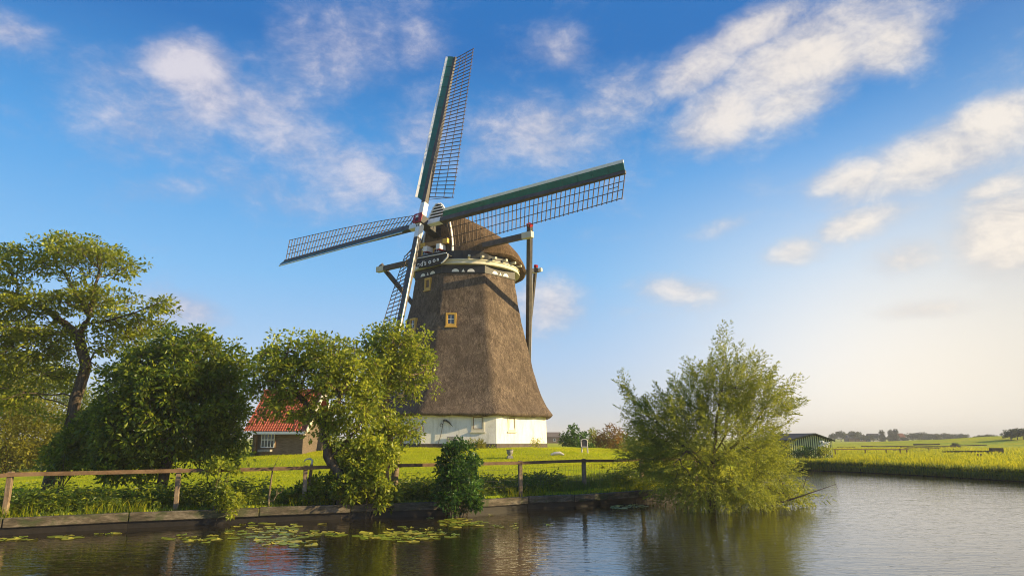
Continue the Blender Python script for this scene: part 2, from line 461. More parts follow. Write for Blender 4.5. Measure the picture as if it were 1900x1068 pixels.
def tubes(nodes, par, r0=.008, p=2.3, rmax=None, n=6, flare=None):
    N = len(nodes); acc = np.zeros(N); kids = np.zeros(N, int)
    for i in range(N - 1, -1, -1):
        if acc[i] == 0: acc[i] = r0 ** p
        if par[i] >= 0: acc[par[i]] += acc[i]; kids[par[i]] += 1
    r = acc ** (1 / p)
    if rmax is not None: r = r * (rmax / r.max()) ** np.clip((np.log(r / r0)) / max(math.log(r.max() / r0), 1e-6), 0, 1)
    e = np.where(par >= 0)[0]; a = nodes[par[e]]; b = nodes[e]
    d = unit(b - a); x = np.where(np.abs(d[:, 2:3]) < .9, np.cross(d, [0, 0, 1.]), np.cross(d, [1., 0, 0])); x = unit(x); y = np.cross(d, x)
    ra = np.minimum(r[par[e]], r[e] * 1.35); rb = r[e]
    an = np.arange(n) * 2 * PI / n
    ring = lambda c, rr: c[:, None] + rr[:, None, None] * (x[:, None] * np.cos(an)[None, :, None] + y[:, None] * np.sin(an)[None, :, None])
    v = np.concatenate([ring(a - d * (ra * .25)[:, None], ra), ring(b + d * (rb * .25)[:, None], rb)], 1).reshape(-1, 3)
    i = np.arange(len(e))[:, None] * 2 * n; k = np.arange(n)
    q = np.stack([k, (k + 1) % n, n + (k + 1) % n, n + k], 1)
    f = (i[:, :, None] + q[None]).reshape(-1, 4)
    return v, f, r, kids

def blob(n, ells, shell=.0):
    """points inside ellipsoids (cx,cy,cz,rx,ry,rz[,w]); shell pushes them outwards"""
    w = np.array([e[3] * e[4] * e[5] * (e[6] if len(e) > 6 else 1) for e in ells]) ** .8; w = w / w.sum(); out = []
    for e, ww in zip(ells, w):
        k = max(1, int(n * ww)); u = unit(RNG.normal(size=(k, 3))); rr = RNG.random((k, 1)) ** (1 / 3)
        if shell: rr = shell + (1 - shell) * rr
        out.append(np.array(e[:3]) + u * rr * np.array(e[3:6]))
    return np.concatenate(out)

def ell(px, py, rx, ry, Y, ryd=None, w=1.0):
    c = at(px, py, Y); k = Y / F
    return (c[0], c[1], c[2], rx * k, (ryd if ryd is not None else (rx + ry) / 2) * k, ry * k, w)

def broad_tree(name, label, cat, paths, ells, mat, bark, n_attr=420, step=.28, kill=.42, lpn=9, L=.14, W=.07, spread=.22,
               thin=.022, rmax=.16, upbias=.7, shell=0.0, group=None, trunk='trunk', droop=.15, jit=.28, extra=0, zf=.7, keep=1.0, r0=.007):
    base = paths[0][0]
    root = thing(name, base, label, cat, group)
    A = blob(n_attr, ells, shell)
    nodes, par = grow(paths, A, step, kill, 3.0, 140, jit)
    v, f, r, kids = tubes(nodes, par, r0, 2.3, rmax)
    np_mesh(trunk, v, f, bark, root, True)
    tips = np.where(r < thin)[0]
    dirs = unit(nodes[tips] - nodes[np.maximum(par[tips], 0)] + 1e-6)
    if keep < 1: sel = RNG.random(len(tips)) < keep; tips, dirs = tips[sel], dirs[sel]
    lf = Leafs()
    k = lpn; T = np.repeat(tips, k); D = np.repeat(dirs, k, 0)
    u = unit(RNG.normal(size=(len(T), 3)))
    pos = nodes[T] + u * spread * RNG.random((len(T), 1)) ** .6 * np.array([1, 1, zf])
    clump = RNG.random(len(nodes)) * .55          # leaves of one shoot share an age
    rn = np.clip(clump[T] * 1.15 + RNG.random(len(T)) ** 1.3 * .5 - .03, 0, 1)
    dl = unit(D * .5 + u * 1.0 + np.array([0, 0, .15]))
    lf.add(*leaves(pos, dl, L * (.6 + .7 * RNG.random(len(T))), W * (.7 + .6 * RNG.random(len(T))), upbias, rn, .18, droop))
    if extra:
        # outer shoots: leaf clumps that break the outline
        E = blob(extra, ells, .72); E = E + RNG.normal(size=E.shape) * .17; E = E[E[:, 2] > base[2] + .35]; kk = 26
        T = np.repeat(np.arange(len(E)), kk); u = unit(RNG.normal(size=(len(T), 3))); age = RNG.random(len(E)) * .6
        pos = E[T] + u * .25 * RNG.random((len(T), 1)) ** .6 * np.array([1, 1, .8])
        lf.add(*leaves(pos, unit(u + np.array([0, 0, .25])), L * (.6 + .7 * RNG.random(len(T))), W * (.7 + .6 * RNG.random(len(T))), upbias, np.clip(age[T] + .45 * RNG.random(len(T)), 0, 1), .18, droop))
    lf.build('crown', mat, root)
    return root

def bush(name, label, cat, base, ells, mat, n=2500, L=.12, W=.06, upbias=.5, group=None, stems=9, shell=.35, core=True, clumps=60):
    root = thing(name, base, label, cat, group)
    base = np.array(base, float)
    mb = MB()
    cen = blob(clumps, ells, shell)
    for c in cen[:stems]:
        m = base * .45 + c * .55 + RNG.normal(size=3) * .06; mb.tube([base + RNG.normal(size=3) * [.08, .08, 0] - [0, 0, .1], m, c], [.018, .012, .005], 5)
    mb.build('stem', M['bark'], root)
    k = max(1, n // len(cen)); T = np.repeat(np.arange(len(cen)), k)
    ks = min(e[3] for e in ells) * .36
    u = unit(RNG.normal(size=(len(T), 3))); pos = cen[T] + u * ks * RNG.random((len(T), 1)) ** .5
    age = RNG.random(len(cen)) * .5
    lf = Leafs(); lf.add(*leaves(pos, unit(u + np.array([0, 0, .3])), L * (.6 + .7 * RNG.random(len(T))), W * (.7 + .6 * RNG.random(len(T))), upbias, np.clip(age[T] + RNG.random(len(T)) * .5, 0, 1)))
    lf.build('foliage', mat, root)
    return root

def grass(name, pts, h, w, mat, lean=.35, rnd=None, kind='stuff', parent=None):
    n = len(pts); h = np.asarray(h) * np.ones(n); w = np.asarray(w) * np.ones(n)
    a = RNG.random(n) * 2 * PI; side = np.stack([np.cos(a), np.sin(a), 0 * a], 1)
    b = RNG.random(n) * 2 * PI; ld = np.stack([np.cos(b), np.sin(b), 0 * b], 1) * (lean * RNG.random(n) * h)[:, None]
    up = np.stack([0 * a, 0 * a, h], 1)
    v = np.stack([pts - side * w[:, None] * .5, pts + side * w[:, None] * .5, pts + up * .55 + ld * .3 + side * w[:, None] * .38,
                  pts + up * .55 + ld * .3 - side * w[:, None] * .38, pts + up * .96 + ld], 1).reshape(-1, 3)
    i = np.arange(n)[:, None] * 5
    t = np.concatenate([i + np.array([[0, 1, 2]]), i + np.array([[0, 2, 3]]), i + np.array([[3, 2, 4]])], 0)
    rr = RNG.random(n) if rnd is None else rnd
    o = np_mesh(name, v, t, mat, parent, False, {'rnd': np.repeat(rr, 5)})
    return o

exec_parts = []
# ================================================================== WINDMILL
AX, AY, PHI = -3.31, 48.0, math.radians(23.13)
A3 = np.array([AX, AY, 0.0])
PROF = [(3.73, 13.15), (3.98, 11.5), (4.3, 9.98), (4.76, 8.09), (5.14, 6.62), (5.66, 5.07), (6.06, 4.3), (6.46, 3.78)]
def Rz(z):
    zs = [p[1] for p in PROF][::-1]; rs = [p[0] for p in PROF][::-1]
    return float(np.interp(z, zs, rs)) if z > 3.72 else 6.0

mill_z = gz(AX - 1, AY - 8)
mill = thing('windmill', (AX, AY, mill_z), 'thatched octagonal windmill with white base and long green-edged lattice sails', 'windmill')

def octa(prof, phase=PHI):
    mb = MB(); mb.lathe(prof, (AX, AY, 0), 8, phase); return mb

octa([(6.06, 1.0), (6.06, mill_z + .28)]).build('plinth', M['plinth'], mill)
octa([(6.03, mill_z + .25), (5.96, 3.9)]).build('base_wall', M['white_wall'], mill)

def thatch_tower():
    """octagonal reed body, slightly rounded arrises and a ragged thick eave"""
    per = 12; n = 8 * per; zs = np.concatenate([np.linspace(13.15, 4.3, 46), np.linspace(4.2, 3.80, 6)])
    vs = []
    def ring(R, z, rag=0.0):
        out = []
        for k in range(8):
            a0 = PHI + k * PI / 4; a1 = a0 + PI / 4
            p0 = np.array([math.sin(a0), -math.cos(a0)]); p1 = np.array([math.sin(a1), -math.cos(a1)])
            for j in range(per):
                t = (j) / per; q = p0 * (1 - t) + p1 * t
                edge = min(t, 1 - t); q = q * (1 - .0012 * math.exp(-(edge / .05) ** 2))
                out.append((AX + q[0] * R, AY + q[1] * R, z + rag * RNG.normal()))
        return out
    rings = [ring(Rz(z) * (1 + .0 * z), z) for z in zs]
    rings.append(ring(6.46, 3.72, .035)); rings.append(ring(6.30, 3.60, .035)); rings.append(ring(5.9, 3.72))
    for r in rings: vs += r
    vs = np.array(vs)
    nr = len(rings); idx = np.arange(nr * n).reshape(nr, n)
    nxt = np.roll(idx, -1, axis=1)
    q = np.stack([idx[1:].ravel(), nxt[1:].ravel(), nxt[:-1].ravel(), idx[:-1].ravel()], 1)
    # hand-laid unevenness
    ph = RNG.random(6) * 6
    dis = .010 * np.sin(vs[:, 2] * 5.1 + ph[0]) * np.sin(vs[:, 0] * 2.3 + ph[1]) + .012 * np.sin(vs[:, 2] * 1.7 + vs[:, 0] * 1.1 + ph[2])
    c = np.array([AX, AY]); d = unit(vs[:, :2] - c); vs[:, :2] += d * dis[:, None]
    return np_mesh('thatched_tower', vs, q, M['thatch'], mill, False)
thatch_tower()

# painted band with white half-discs
band = octa([(3.70, 13.08), (3.80, 13.10), (3.80, 13.665), (3.70, 13.68)]).build('painted_band', M['black_paint'], mill)
for k in range(8):
    a = PHI + (k + .5) * PI / 4; N = np.array([math.sin(a), -math.cos(a), 0]); T = np.array([math.cos(a), math.sin(a), 0])
    o = A3 + N * (3.80 * math.cos(PI / 8) + .004)
    for s_ in (-.52, .52):
        poly = [(s_ + .25 * math.cos(t), 13.17 + .21 * math.sin(t)) for t in np.linspace(0, PI, 12)]
        MB().prism(poly, .02, o, T, (0, 0, 1)).build('half_disc', M['white_paint'], band)
    poly = [(-.11, 13.17), (.11, 13.17), (.05, 13.27), (0, 13.38), (-.05, 13.27)]
    MB().prism(poly, .02, o, T, (0, 0, 1)).build('small_emblem', M['white_paint'], band)
mb = MB(); mb.lathe([(3.7, 13.66), (3.86, 13.66), (3.88, 13.71), (3.84, 13.74), (3.85, 13.90), (3.91, 13.93), (3.91, 13.99), (3.6, 14.0)], (AX, AY, 0), 64)
ringo = mb.build('cap_ring', M['cream_paint'], mill, True)

# cap frame: n = towards the sails, e = to their right, up
AL = math.radians(34.24)
NH = np.array([-math.sin(AL), -math.cos(AL), 0]); EE = np.array([math.cos(AL), -math.sin(AL), 0]); UP = np.array([0, 0, 1.0])
def cp(f, s, z): return A3 + NH * f + EE * s + UP * z

for k in range(28):
    t = 2 * PI * (k + .5) / 28
    d = np.array([math.cos(t), math.sin(t), 0])
    f_ = d @ NH
    if f_ > .80 or f_ < -.5: continue
    MB().bar(A3 + d * 3.7 + UP * 14.12, A3 + d * 4.2 + UP * 14.12, .16, .14).build('bracket', M['cream_paint'], ringo)

def cap_w(f): return 4.26 * math.sqrt(max(0, 1 - (f / 4.45) ** 2)) if f <= 0 else 4.26 - (4.26 - 1.3) * (f / 3.2) ** 2.3
def cap_h(f): return float(np.interp(f, [-4.45, -4.2, -3.6, -2.6, -1.2, 0.4, 2.0, 3.2], [14.0, 14.35, 14.75, 15.4, 16.3, 17.1, 17.8, 18.25]))
def cap():
    fs = list(-4.45 * np.cos(np.linspace(0, PI / 2, 16))) + list(np.linspace(.25, 3.2, 13))
    nv = 15; rows = []
    for f in fs:
        w_ = cap_w(f); h_ = cap_h(f); ze = 14.52 - .72 * float(sm(np.array([-f]), -.8, 3.6)[0]); row = []
        row.append((f * .9 if f < 0 else f, -w_ * .86, ze - .10)); row.append((f * .97 if f < 0 else f, -w_ * .97, ze - .12))
        for i in range(2 * nv - 1):
            th = PI * i / (2 * nv - 2)
            c_, s_ = math.cos(th), math.sin(th)
            row.append((f, -w_ * math.copysign(abs(c_) ** 1.3, c_), ze + (h_ - ze) * s_ ** 1.0))
        row.append((f * .97 if f < 0 else f, w_ * .97, ze - .12)); row.append((f * .9 if f < 0 else f, w_ * .86, ze - .10))
        rows.append(row)
    m_ = len(rows[0]); vs = [cp(*p) for r in rows for p in r]
    q = []
    for i in range(len(rows) - 1):
        for j in range(m_ - 1):
            a = i * m_ + j; q.append((a, a + m_, a + m_ + 1, a + 1))
        a = i * m_; q.append((a + m_ - 1, a + 2 * m_ - 1, a + m_, a))     # soffit
    q.append(tuple(range((len(rows) - 1) * m_, len(rows) * m_)))
    vs = np.array(vs); vs += RNG.normal(size=vs.shape) * .012
    o = np_mesh('cap', vs, q, M['cap_thatch'], mill)
    return o
capo = cap()
MB().lathe([(3.5, 13.9), (3.80, 13.95), (3.80, 14.5), (3.5, 14.5)], (AX, AY, .08), 40).build('soffit', M['black_paint'], capo)

# front gable: black boards below, louvred clapboard dome above
def gable_prof(z):
    h_ = 18.25; ze = 14.52; s_ = min(1, max(0, (z - ze) / (h_ - ze)))
    return 1.3 * (math.sqrt(max(0, 1 - s_ * s_))) ** 1.3
zz = np.linspace(14.36, 16.75, 14)
poly = [(gable_prof(z), z) for z in zz] + [(-gable_prof(z), z) for z in zz[::-1]]
gb = MB().prism(poly, .10, A3 + NH * 3.20, -EE, UP)
gable = gb.build('front_gable', M['black_paint'], capo)
# clapboards of the dome
z = 16.75
while z < 18.2:
    z1 = min(z + .205, 18.24); w0, w1 = gable_prof(z) + .03, gable_prof(z1) + .03
    o = A3 + NH * 3.20
    mb = MB(); mb.add([o - EE * w0 + UP * z + NH * .17, o + EE * w0 + UP * z + NH * .17, o + EE * w1 + UP * z1 + NH * .04, o - EE * w1 + UP * z1 + NH * .04,
                       o - EE * w0 + UP * z, o + EE * w0 + UP * z, o + EE * w1 + UP * z1, o - EE * w1 + UP * z1],
                      [(0, 1, 2, 3), (4, 7, 6, 5), (0, 4, 5, 1), (1, 5, 6, 2), (2, 6, 7, 3), (3, 7, 4, 0)])
    mb.cur = 1; mb.bar(o - EE * w0 + UP * (z + .01) + NH * .19, o + EE * w0 + UP * (z + .01) + NH * .19, .05, .075)
    mb.build('clapboard', [M['black_paint'], M['white_paint']], capo)
    z += .205
# white verge boards round the gable
zv = np.linspace(14.5, 18.2, 20)
for s_ in (-1, 1):
    mb = MB()
    pts = [A3 + NH * 3.24 + EE * s_ * (gable_prof(z) + .05) + UP * (z + (.05 if z > 18 else 0)) for z in zv]
    for a, b in zip(pts[:-1], pts[1:]): mb.bar(a, b, .09, .13, NH)
    mb.build('verge_board', M['white_paint'], capo)
# ochre lintel, little windows, white beam ends
o3 = A3 + NH * 3.30
MB().bar(o3 + EE * -1.2 + UP * 15.33 + NH * .1, o3 + EE * 1.12 + UP * 15.33 + NH * .1, .3, .30).build('lintel', [M['oiled_wood']], capo)
for s_ in (-1.05, .95):
    MB().bar(o3 + EE * (s_ - .2) + UP * 15.34 + NH * .13, o3 + EE * (s_ + .2) + UP * 15.34 + NH * .13, .34, .33).build('lintel_end', M['yellow_paint'], capo)
for s_ in (-.95, .1):
    fr = MB(); fr.bar(o3 + EE * (s_ - .42) + UP * 14.74, o3 + EE * (s_ + .42) + UP * 14.74, .06, .62)
    fro = fr.build('gable_window', M['yellow_paint'], capo)
for s_ in (-.95, .1):
    mb = MB(); mb.bar(o3 + EE * (s_ - .28) + UP * 14.74 + NH * .035, o3 + EE * (s_ + .28) + UP * 14.74 + NH * .035, .02, .40)
    mb.cur = 1
    for k in (-.09, .09): mb.bar(o3 + EE * (s_ + k) + UP * 14.54 + NH * .05, o3 + EE * (s_ + k) + UP * 14.94 + NH * .05, .025, .025)
    mb.bar(o3 + EE * (s_ - .28) + UP * 14.74 + NH * .05, o3 + EE * (s_ + .28) + UP * 14.74 + NH * .05, .025, .025)
    mb.build('gable_pane', [M['glass'], M['white_paint']], capo)
for s_ in (-.52, .62):
    mb = MB(); mb.bar(o3 + EE * s_ + UP * 14.93, o3 + EE * s_ + UP * 14.93 + NH * .62, .34, .36)
    mb.cur = 1; mb.bar(o3 + EE * s_ + UP * 14.735, o3 + EE * s_ + UP * 14.735 + NH * .60, .30, .05)
    mb.build('beam_end', [M['white_paint'], M['red_paint']], capo)
# beard: black board with pale scalloped rim and lettering
bd = []
for t in np.linspace(-1, 1, 25):
    s_ = 1.62 * t; low = 13.57 + .12 * abs(t) ** 2 + (.28 * max(0, abs(t) - .72) / .28)
    bd.append((s_, low))
top = [(1.62, 14.22), (1.5, 14.30), (-1.5, 14.30), (-1.62, 14.22)]
of = A3 + NH * 4.02
beard = MB().prism([(-x, z) for x, z in bd] + [(-x, z) for x, z in top], .07, of, -EE, UP).build('beard_board', M['black_paint'], capo)
mb = MB()
for a, b in zip(bd[:-1], bd[1:]):
    if abs(a[0]) > .95: mb.bar(of + EE * a[0] + UP * (a[1] + .02) + NH * .05, of + EE * b[0] + UP * (b[1] + .02) + NH * .05, .08, .075)
mb.bar(of + EE * 1.62 + UP * 13.97 + NH * .05, of + EE * 1.62 + UP * 14.23 + NH * .05, .08, .07)
mb.bar(of + EE * -1.5 + UP * 14.29 + NH * .05, of + EE * 1.5 + UP * 14.29 + NH * .05, .06, .05)
mb.build('beard_rim', M['white_paint'], capo)
MB().bar(o3 + UP * 14.36 - EE * 1.2, o3 + UP * 14.36 + EE * 1.2, .1, .06).build('sill_board', M['black_paint'], capo)
MB().frame_box(A3 + NH * 3.62 + UP * 14.20, NH, EE, UP, .72, 3.0, .05).build('beard_shelf', M['black_paint'], capo)

def text_mesh(body, size, depth, o, ax, ay, mat, parent, name='lettering'):
    cu = bpy.data.curves.new('t', 'FONT'); cu.body = body; cu.size = size; cu.extrude = depth; cu.offset = .012; cu.align_x = 'CENTER'
    ob = bpy.data.objects.new('t', cu); C.objects.link(ob)
    dg = bpy.context.evaluated_depsgraph_get(); me = bpy.data.meshes.new_from_object(ob.evaluated_get(dg))
    bpy.data.objects.remove(ob)
    az = np.cross(ax, ay)
    Mx = Matrix(((ax[0], ay[0], az[0], o[0]), (ax[1], ay[1], az[1], o[1]), (ax[2], ay[2], az[2], o[2]), (0, 0, 0, 1)))
    me.transform(Mx); me.materials.clear(); me.materials.append(mat); me.name = name
    ob = link(bpy.data.objects.new(name, me)); attach(ob, parent); return ob
tilt = unit(EE * 1.0 + UP * .02)
for ch, x_, z_, sz in (('e', -.92, 13.93, .46), ('d', -.62, 13.93, .46), ("'", -.42, 13.95, .42), ('s', -.30, 13.95, .46), ('o', .10, 13.99, .46), ('o', .48, 14.03, .46), ('n', .80, 14.08, .36)):
    text_mesh(ch, sz, .01, of + NH * .085 + EE * x_ + UP * (z_ - .24), EE, UP, M['white_paint'], capo, 'letter')

# ---- windshaft, sails
TAU = math.radians(15.16)
NS = np.array([-math.sin(AL) * math.cos(TAU), -math.cos(AL) * math.cos(TAU), math.sin(TAU)])
US = np.cross(NS, EE); US = US if US[2] > 0 else -US
HUB = np.array([-6.125, 43.985, 16.592])
rho = math.radians(-1.9)
SU = EE * math.sin(rho) + US * math.cos(rho); SE = EE * math.cos(rho) - US * math.sin(rho)
mb = MB(); mb.bar(HUB - NS * 3.2, HUB - NS * .95, .75, .75, SU, .62, .62); mb.bar(HUB - NS * .95, HUB + NS * .34, .64, .66, SU, .60, .60)
shaft = mb.build('windshaft', M['black_paint'], mill, False, .03)
crest = []
for t in np.linspace(0, 1, 9): crest.append((.33 + .06 * math.sin(PI * t), -.36 + .72 * t))
crest = crest + [(-x, y) for x, y in crest[::-1]]
MB().prism(crest, .05, HUB + NS * .345, SE, SU).build('crest_plate', M['red_paint'], shaft)
star = []
for k in range(12):
    r_ = .24 if k % 2 == 0 else .09
    star.append((r_ * math.sin(k * PI / 6), .02 + r_ * math.cos(k * PI / 6)))
mb = MB(); mb.prism([(x * .85 - .05, y * .8 + .09) for x, y in star], .02, HUB + NS * .397, SE, SU); mb.build('crest_rosette', M['white_paint'], shaft)
mb = MB(); mb.prism([(-.03, .02), (.04, .02), (.12, -.26), (.04, -.27), (.0, -.12), (-.06, -.27), (-.13, -.25)], .02, HUB + NS * .420, SE, SU); mb.build('crest_mark', M['black_paint'], shaft)

SL = 14.74
def sail(c, r, t, label):
    """c: centre of the stock, r: along the arm, t: trailing side; built in the plane of the cross with the usual twist"""
    st = MB()
    st.bar(c + r * 1.36, c + r * 4.5, .34, .36, NS, .32, .34); st.bar(c + r * 4.5, c + r * SL, .32, .34, NS, .20, .16)
    so = st.build('sail', M['stock'], mill); so['label'] = label
    MB().bar(c + r * .30, c + r * 1.36, .36, .40, NS).build('white_collar', M['white_paint'], so)
    def tw(s): return math.radians(np.interp(s, [1.9, 5, 9, SL], [25, 15, 5, -6]))
    # leading board with white edge
    lb = MB(); we = MB(); n = 14
    ss = np.linspace(1.75, SL, n)
    def lead(s, d): a = tw(s) * .3 + math.radians(33); return c + r * s + NS * .05 + (-t * math.cos(a) + NS * math.sin(a)) * d
    for i in range(n - 1):
        s0, s1 = ss[i], ss[i + 1] - .015
        i0 = .32 if i else .17
        for mbx, d0, d1, th in ((lb, .12, .53, .035), (we, .53, .70, .09)):
            if mbx is lb and i == 0: pa = [lead(s0 - .25, d0), lead(s1, d0), lead(s1, d1), lead(s0, d1)]
            else: pa = [lead(s0, d0), lead(s1, d0), lead(s1, d1), lead(s0, d1)]
            pb = [p - NS * th for p in pa]
            mbx.add(pa + pb, [(0, 1, 2, 3), (7, 6, 5, 4), (0, 4, 5, 1), (1, 5, 6, 2), (2, 6, 7, 3), (3, 7, 4, 0)])
        lb.bar(lead(s1, .1) + NS * .02, lead(s1, .52) + NS * .02, .03, .03)
    lb.build('leading_board', M['green_paint'], so); we.build('edge_strip', M['white_paint'], so)
    # lattice
    la = MB(); W_ = 1.86; nb = 41
    def trail(s, d): a = tw(s); return c + r * s - NS * .06 + (t * math.cos(a) - NS * math.sin(a)) * d
    sb = np.linspace(1.95, SL - .06, nb)
    for i, s in enumerate(sb):
        over = .06
        la.bar(trail(s, .0), trail(s, W_ + over), .044, .044, NS)
    for d in (W_ / 3, 2 * W_ / 3, W_):
        for i in range(0, nb - 1):
            la.bar(trail(sb[i], d) + NS * .035, trail(sb[i + 1], d) + NS * .035, .036, .032, NS)
    la.bar(trail(sb[0], .1) - r * .22, trail(sb[0], W_), .03, .03)
    la.bar(trail(sb[-4], W_ * .5) + NS * .03, trail(sb[-2], W_ * .5) + NS * .03, .035, .03)
    la.build('lattice', M['lath'], so)
    return so
HI = HUB - NS * .52
sail(HUB, SU, SE, 'sail arm pointing up'); sail(HUB, -SU, -SE, 'sail arm hanging down behind the trees')
sail(HI, SE, -SU, 'sail arm reaching right over the cap'); sail(HI, -SE, SU, 'sail arm reaching left')
for p in (-.07, .07): pass
mb = MB()
for x in (-.10, .05): mb.bar(HUB - SU * .42 + SE * x + NS * .21, HUB - SU * .56 + SE * x + NS * .21, .07, .03, NS)
mb.build('stock_wedge', M['stock'], shaft)

# ---- tail gear
TB = cp(-8.0, 0, mill_z + .2)
cl, cr = cp(2.0, -6.84, 14.72), cp(2.0, 6.84, 15.16)
b1 = MB().bar(cl, cr, .30, .36).build('cross_beam', M['stock'], mill)
for p, q in ((cl, cr), (cr, cl)):
    d = unit(q - p); MB().bar(p - d * .12, p + d * .62, .34, .40).build('beam_end', M['cream_paint'], b1)
def brace(p, w0, up, red=True, foot=None):
    TB_ = TB if foot is None else foot
    d = unit(TB_ - p); s_ = p - d * up
    o = MB().bar(s_, TB_, w0, w0 * .9, NH).build('tail_brace', M['stock'], mill)
    if red: MB().bar(s_ - d * .16, s_, w0 * 1.1, w0, NH).build('brace_cap', M['red_paint'], o)
brace(cr - EE * .30 + NH * -.33, .30, .75); brace(cl + EE * .35 + NH * -.33, .28, .55, False)
kr, kl = cp(-2.6, 4.55, 14.05), cp(-2.6, -4.55, 14.0)
b2 = MB().bar(kr, kl, .26, .28).build('cross_beam', M['stock'], mill)
for p, q in ((kr, kl), (kl, kr)):
    d = unit(q - p); mb = MB(); mb.bar(p + d * .30, p + d * 1.6, .29, .31); mb.bar(p - d * .25, p + d * .12, .22, .24); mb.build('beam_end', M['cream_paint'], b2)
brace(kr + unit(kl - kr) * .45 - NH * .27, .2, .35, True, TB - EE * .75 + NH * .3); brace(kl + unit(kr - kl) * .35 - NH * .27, .2, .35, False)
MB().bar(cp(-3.6, 0, 15.2), TB, .34, .4, NH).build('tail_pole', M['stock'], mill)
MB().tube([cp(-2.2, 4.3, 14.0), cp(-5, 2.3, 8), TB + EE * .4 + UP * .6], .02, 5).build('brake_rope', M['pale_stone'], mill)

# ---- windows of the mill
def facet_point(k, px, py):
    a = PHI + (k + .5) * PI / 4; N = np.array([math.sin(a), -math.cos(a), 0]); T = np.array([math.cos(a), math.sin(a), 0])
    r = ray(px, py); z = 6.0
    for _ in range(12):
        ap = Rz(z) * math.cos(PI / 8); P = A3 + N * ap; o = np.array([0, 0, EYE]); t = ((P - o) @ N) / (r @ N); p = o + r * t; z = p[2]
    return p, N, T
def window(k, px, py, w, h, frame, inner, pane, deep=.4, out=.06, nx=2, ny=2, border=.10, label=None, wall=False):
    p, N, T = facet_point(k, px, py)
    lowz = p[2] - h / 2
    ap = (5.99 if wall else Rz(lowz)) * math.cos(PI / 8)
    c = A3 + N * (ap + out - deep / 2) + T * ((p - A3) @ T) + UP * p[2]
    mb = MB()
    def bb(x0, x1, z0, z1, d, dep): mb.frame_box(c + T * (x0 + x1) / 2 + UP * (z0 + z1) / 2 + N * d, T, N, UP, x1 - x0, dep, z1 - z0)
    b = border
    bb(-w/2, -w/2 + b, -h/2, h/2, 0, deep); bb(w/2 - b, w/2, -h/2, h/2, 0, deep); bb(-w/2 + b, w/2 - b, h/2 - b, h/2, 0, deep); bb(-w/2 + b, w/2 - b, -h/2, -h/2 + b * 1.5, 0, deep)
    wo = mb.build('window', frame, mill)
    if label: wo['label'] = label
    mb = MB(); mb.frame_box(c + T * 0 + UP * (-h/2 - .03) + N * .06, T, N, UP, w + .12, deep, .06); mb.build('sill', frame, wo)
    mb = MB(); iw, ih = w - 2 * b, h - 2.5 * b; ic = c + UP * (b * .25) + N * (deep / 2 - .07)
    mb.frame_box(ic, T, N, UP, iw, .02, ih); mb.build('pane', pane, wo)
    mb = MB(); s_ = .045
    for x in (-iw/2 + s_/2, iw/2 - s_/2): mb.frame_box(ic + T * x + N * .03, T, N, UP, s_, .03, ih)
    for z in (-ih/2 + s_/2, ih/2 - s_/2): mb.frame_box(ic + UP * z + N * .031, T, N, UP, iw - 2 * s_, .03, s_)
    mb.build('sash', inner, wo)
    mb = MB()
    for i in range(1, nx): mb.frame_box(ic + T * (iw * (i / nx - .5)) + N * .028, T, N, UP, .03, .02, ih - 2 * s_)
    for i in range(1, ny): mb.frame_box(ic + UP * (ih * (i / ny - .5)) + N * .026, T, N, UP, iw - 2 * s_, .02, .03)
    mb.build('glazing_bar', M['white_paint'], wo)
    return wo
# facets: 0 = lit right, -1 = facing, -2 = left
window(-1, 837, 593, .68, .90, M['yellow_paint'], M['yellow_paint'], M['glass'], .42, .05)
window(-2, 795, 527, .62, .86, M['yellow_paint'], M['yellow_paint'], M['brown_wood'], .42, .05, 1, 1)
window(-2, 768, 602, .62, .86, M['yellow_paint'], M['yellow_paint'], M['glass'], .42, .05)
window(-2, 748, 724, .70, .80, M['yellow_paint'], M['brown_wood'], M['glass'], .42, .05)
window(-1, 886.5, 785, .80, 1.0, M['cream_paint'], M['brown_wood'], M['curtain'], .16, .04, 2, 2, .11, None, True)
window(0, 949.5, 786, .66, .95, M['cream_paint'], M['brown_wood'], M['curtain'], .12, .03, 2, 2, .08, None, True)
window(-2, 742, 800, .80, 1.0, M['cream_paint'], M['brown_wood'], M['curtain'], .16, .04, 2, 2, .11, None, True)
# pale board leaning at the foot, scythe on the wall
p, N, T = facet_point(-1, 838, 817); c = A3 + N * (6.0 * math.cos(PI / 8) + .10) + T * ((p - A3) @ T)
o = MB().frame_box(c + UP * 2.18, T, N, UP, .55, .06, .42).build('cellar_hatch', M['stone'], mill)
p0, _, _ = facet_point(-1, 813, 826); p1, _, _ = facet_point(-1, 825, 781)
def onwall(px, py, out=.09):
    a = PHI - .5 * PI / 4; N = np.array([math.sin(a), -math.cos(a), 0]); P = A3 + N * (5.99 * math.cos(PI / 8) + out); o = np.array([0, 0, EYE]); r = ray(px, py)
    return o + r * (((P - o) @ N) / (r @ N))
sc = thing('scythe', onwall(813, 824), 'old scythe with thin pole hung on the white mill wall', 'scythe')
MB().tube([onwall(812, 826), onwall(818, 806), onwall(823, 781)], [.016, .018, .016], 6).build('snath', M['steel'], sc)
bl = [onwall(x, y, .10) for x, y in ((822, 780), (827, 779), (833, 783), (840, 790.5))]
mb = MB()
for i in range(3): mb.bar(bl[i], bl[i + 1], .03, [.10, .12, .09][i], UP, .03, [.12, .09, .02][i])
mb.build('blade', M['steel'], sc)
mb = MB(); mb.tube([onwall(816.5, 786), onwall(819, 785), onwall(822, 787)], .02, 5); mb.tube([onwall(816, 788), onwall(819, 791)], .02, 5); mb.build('handle', M['steel'], sc)

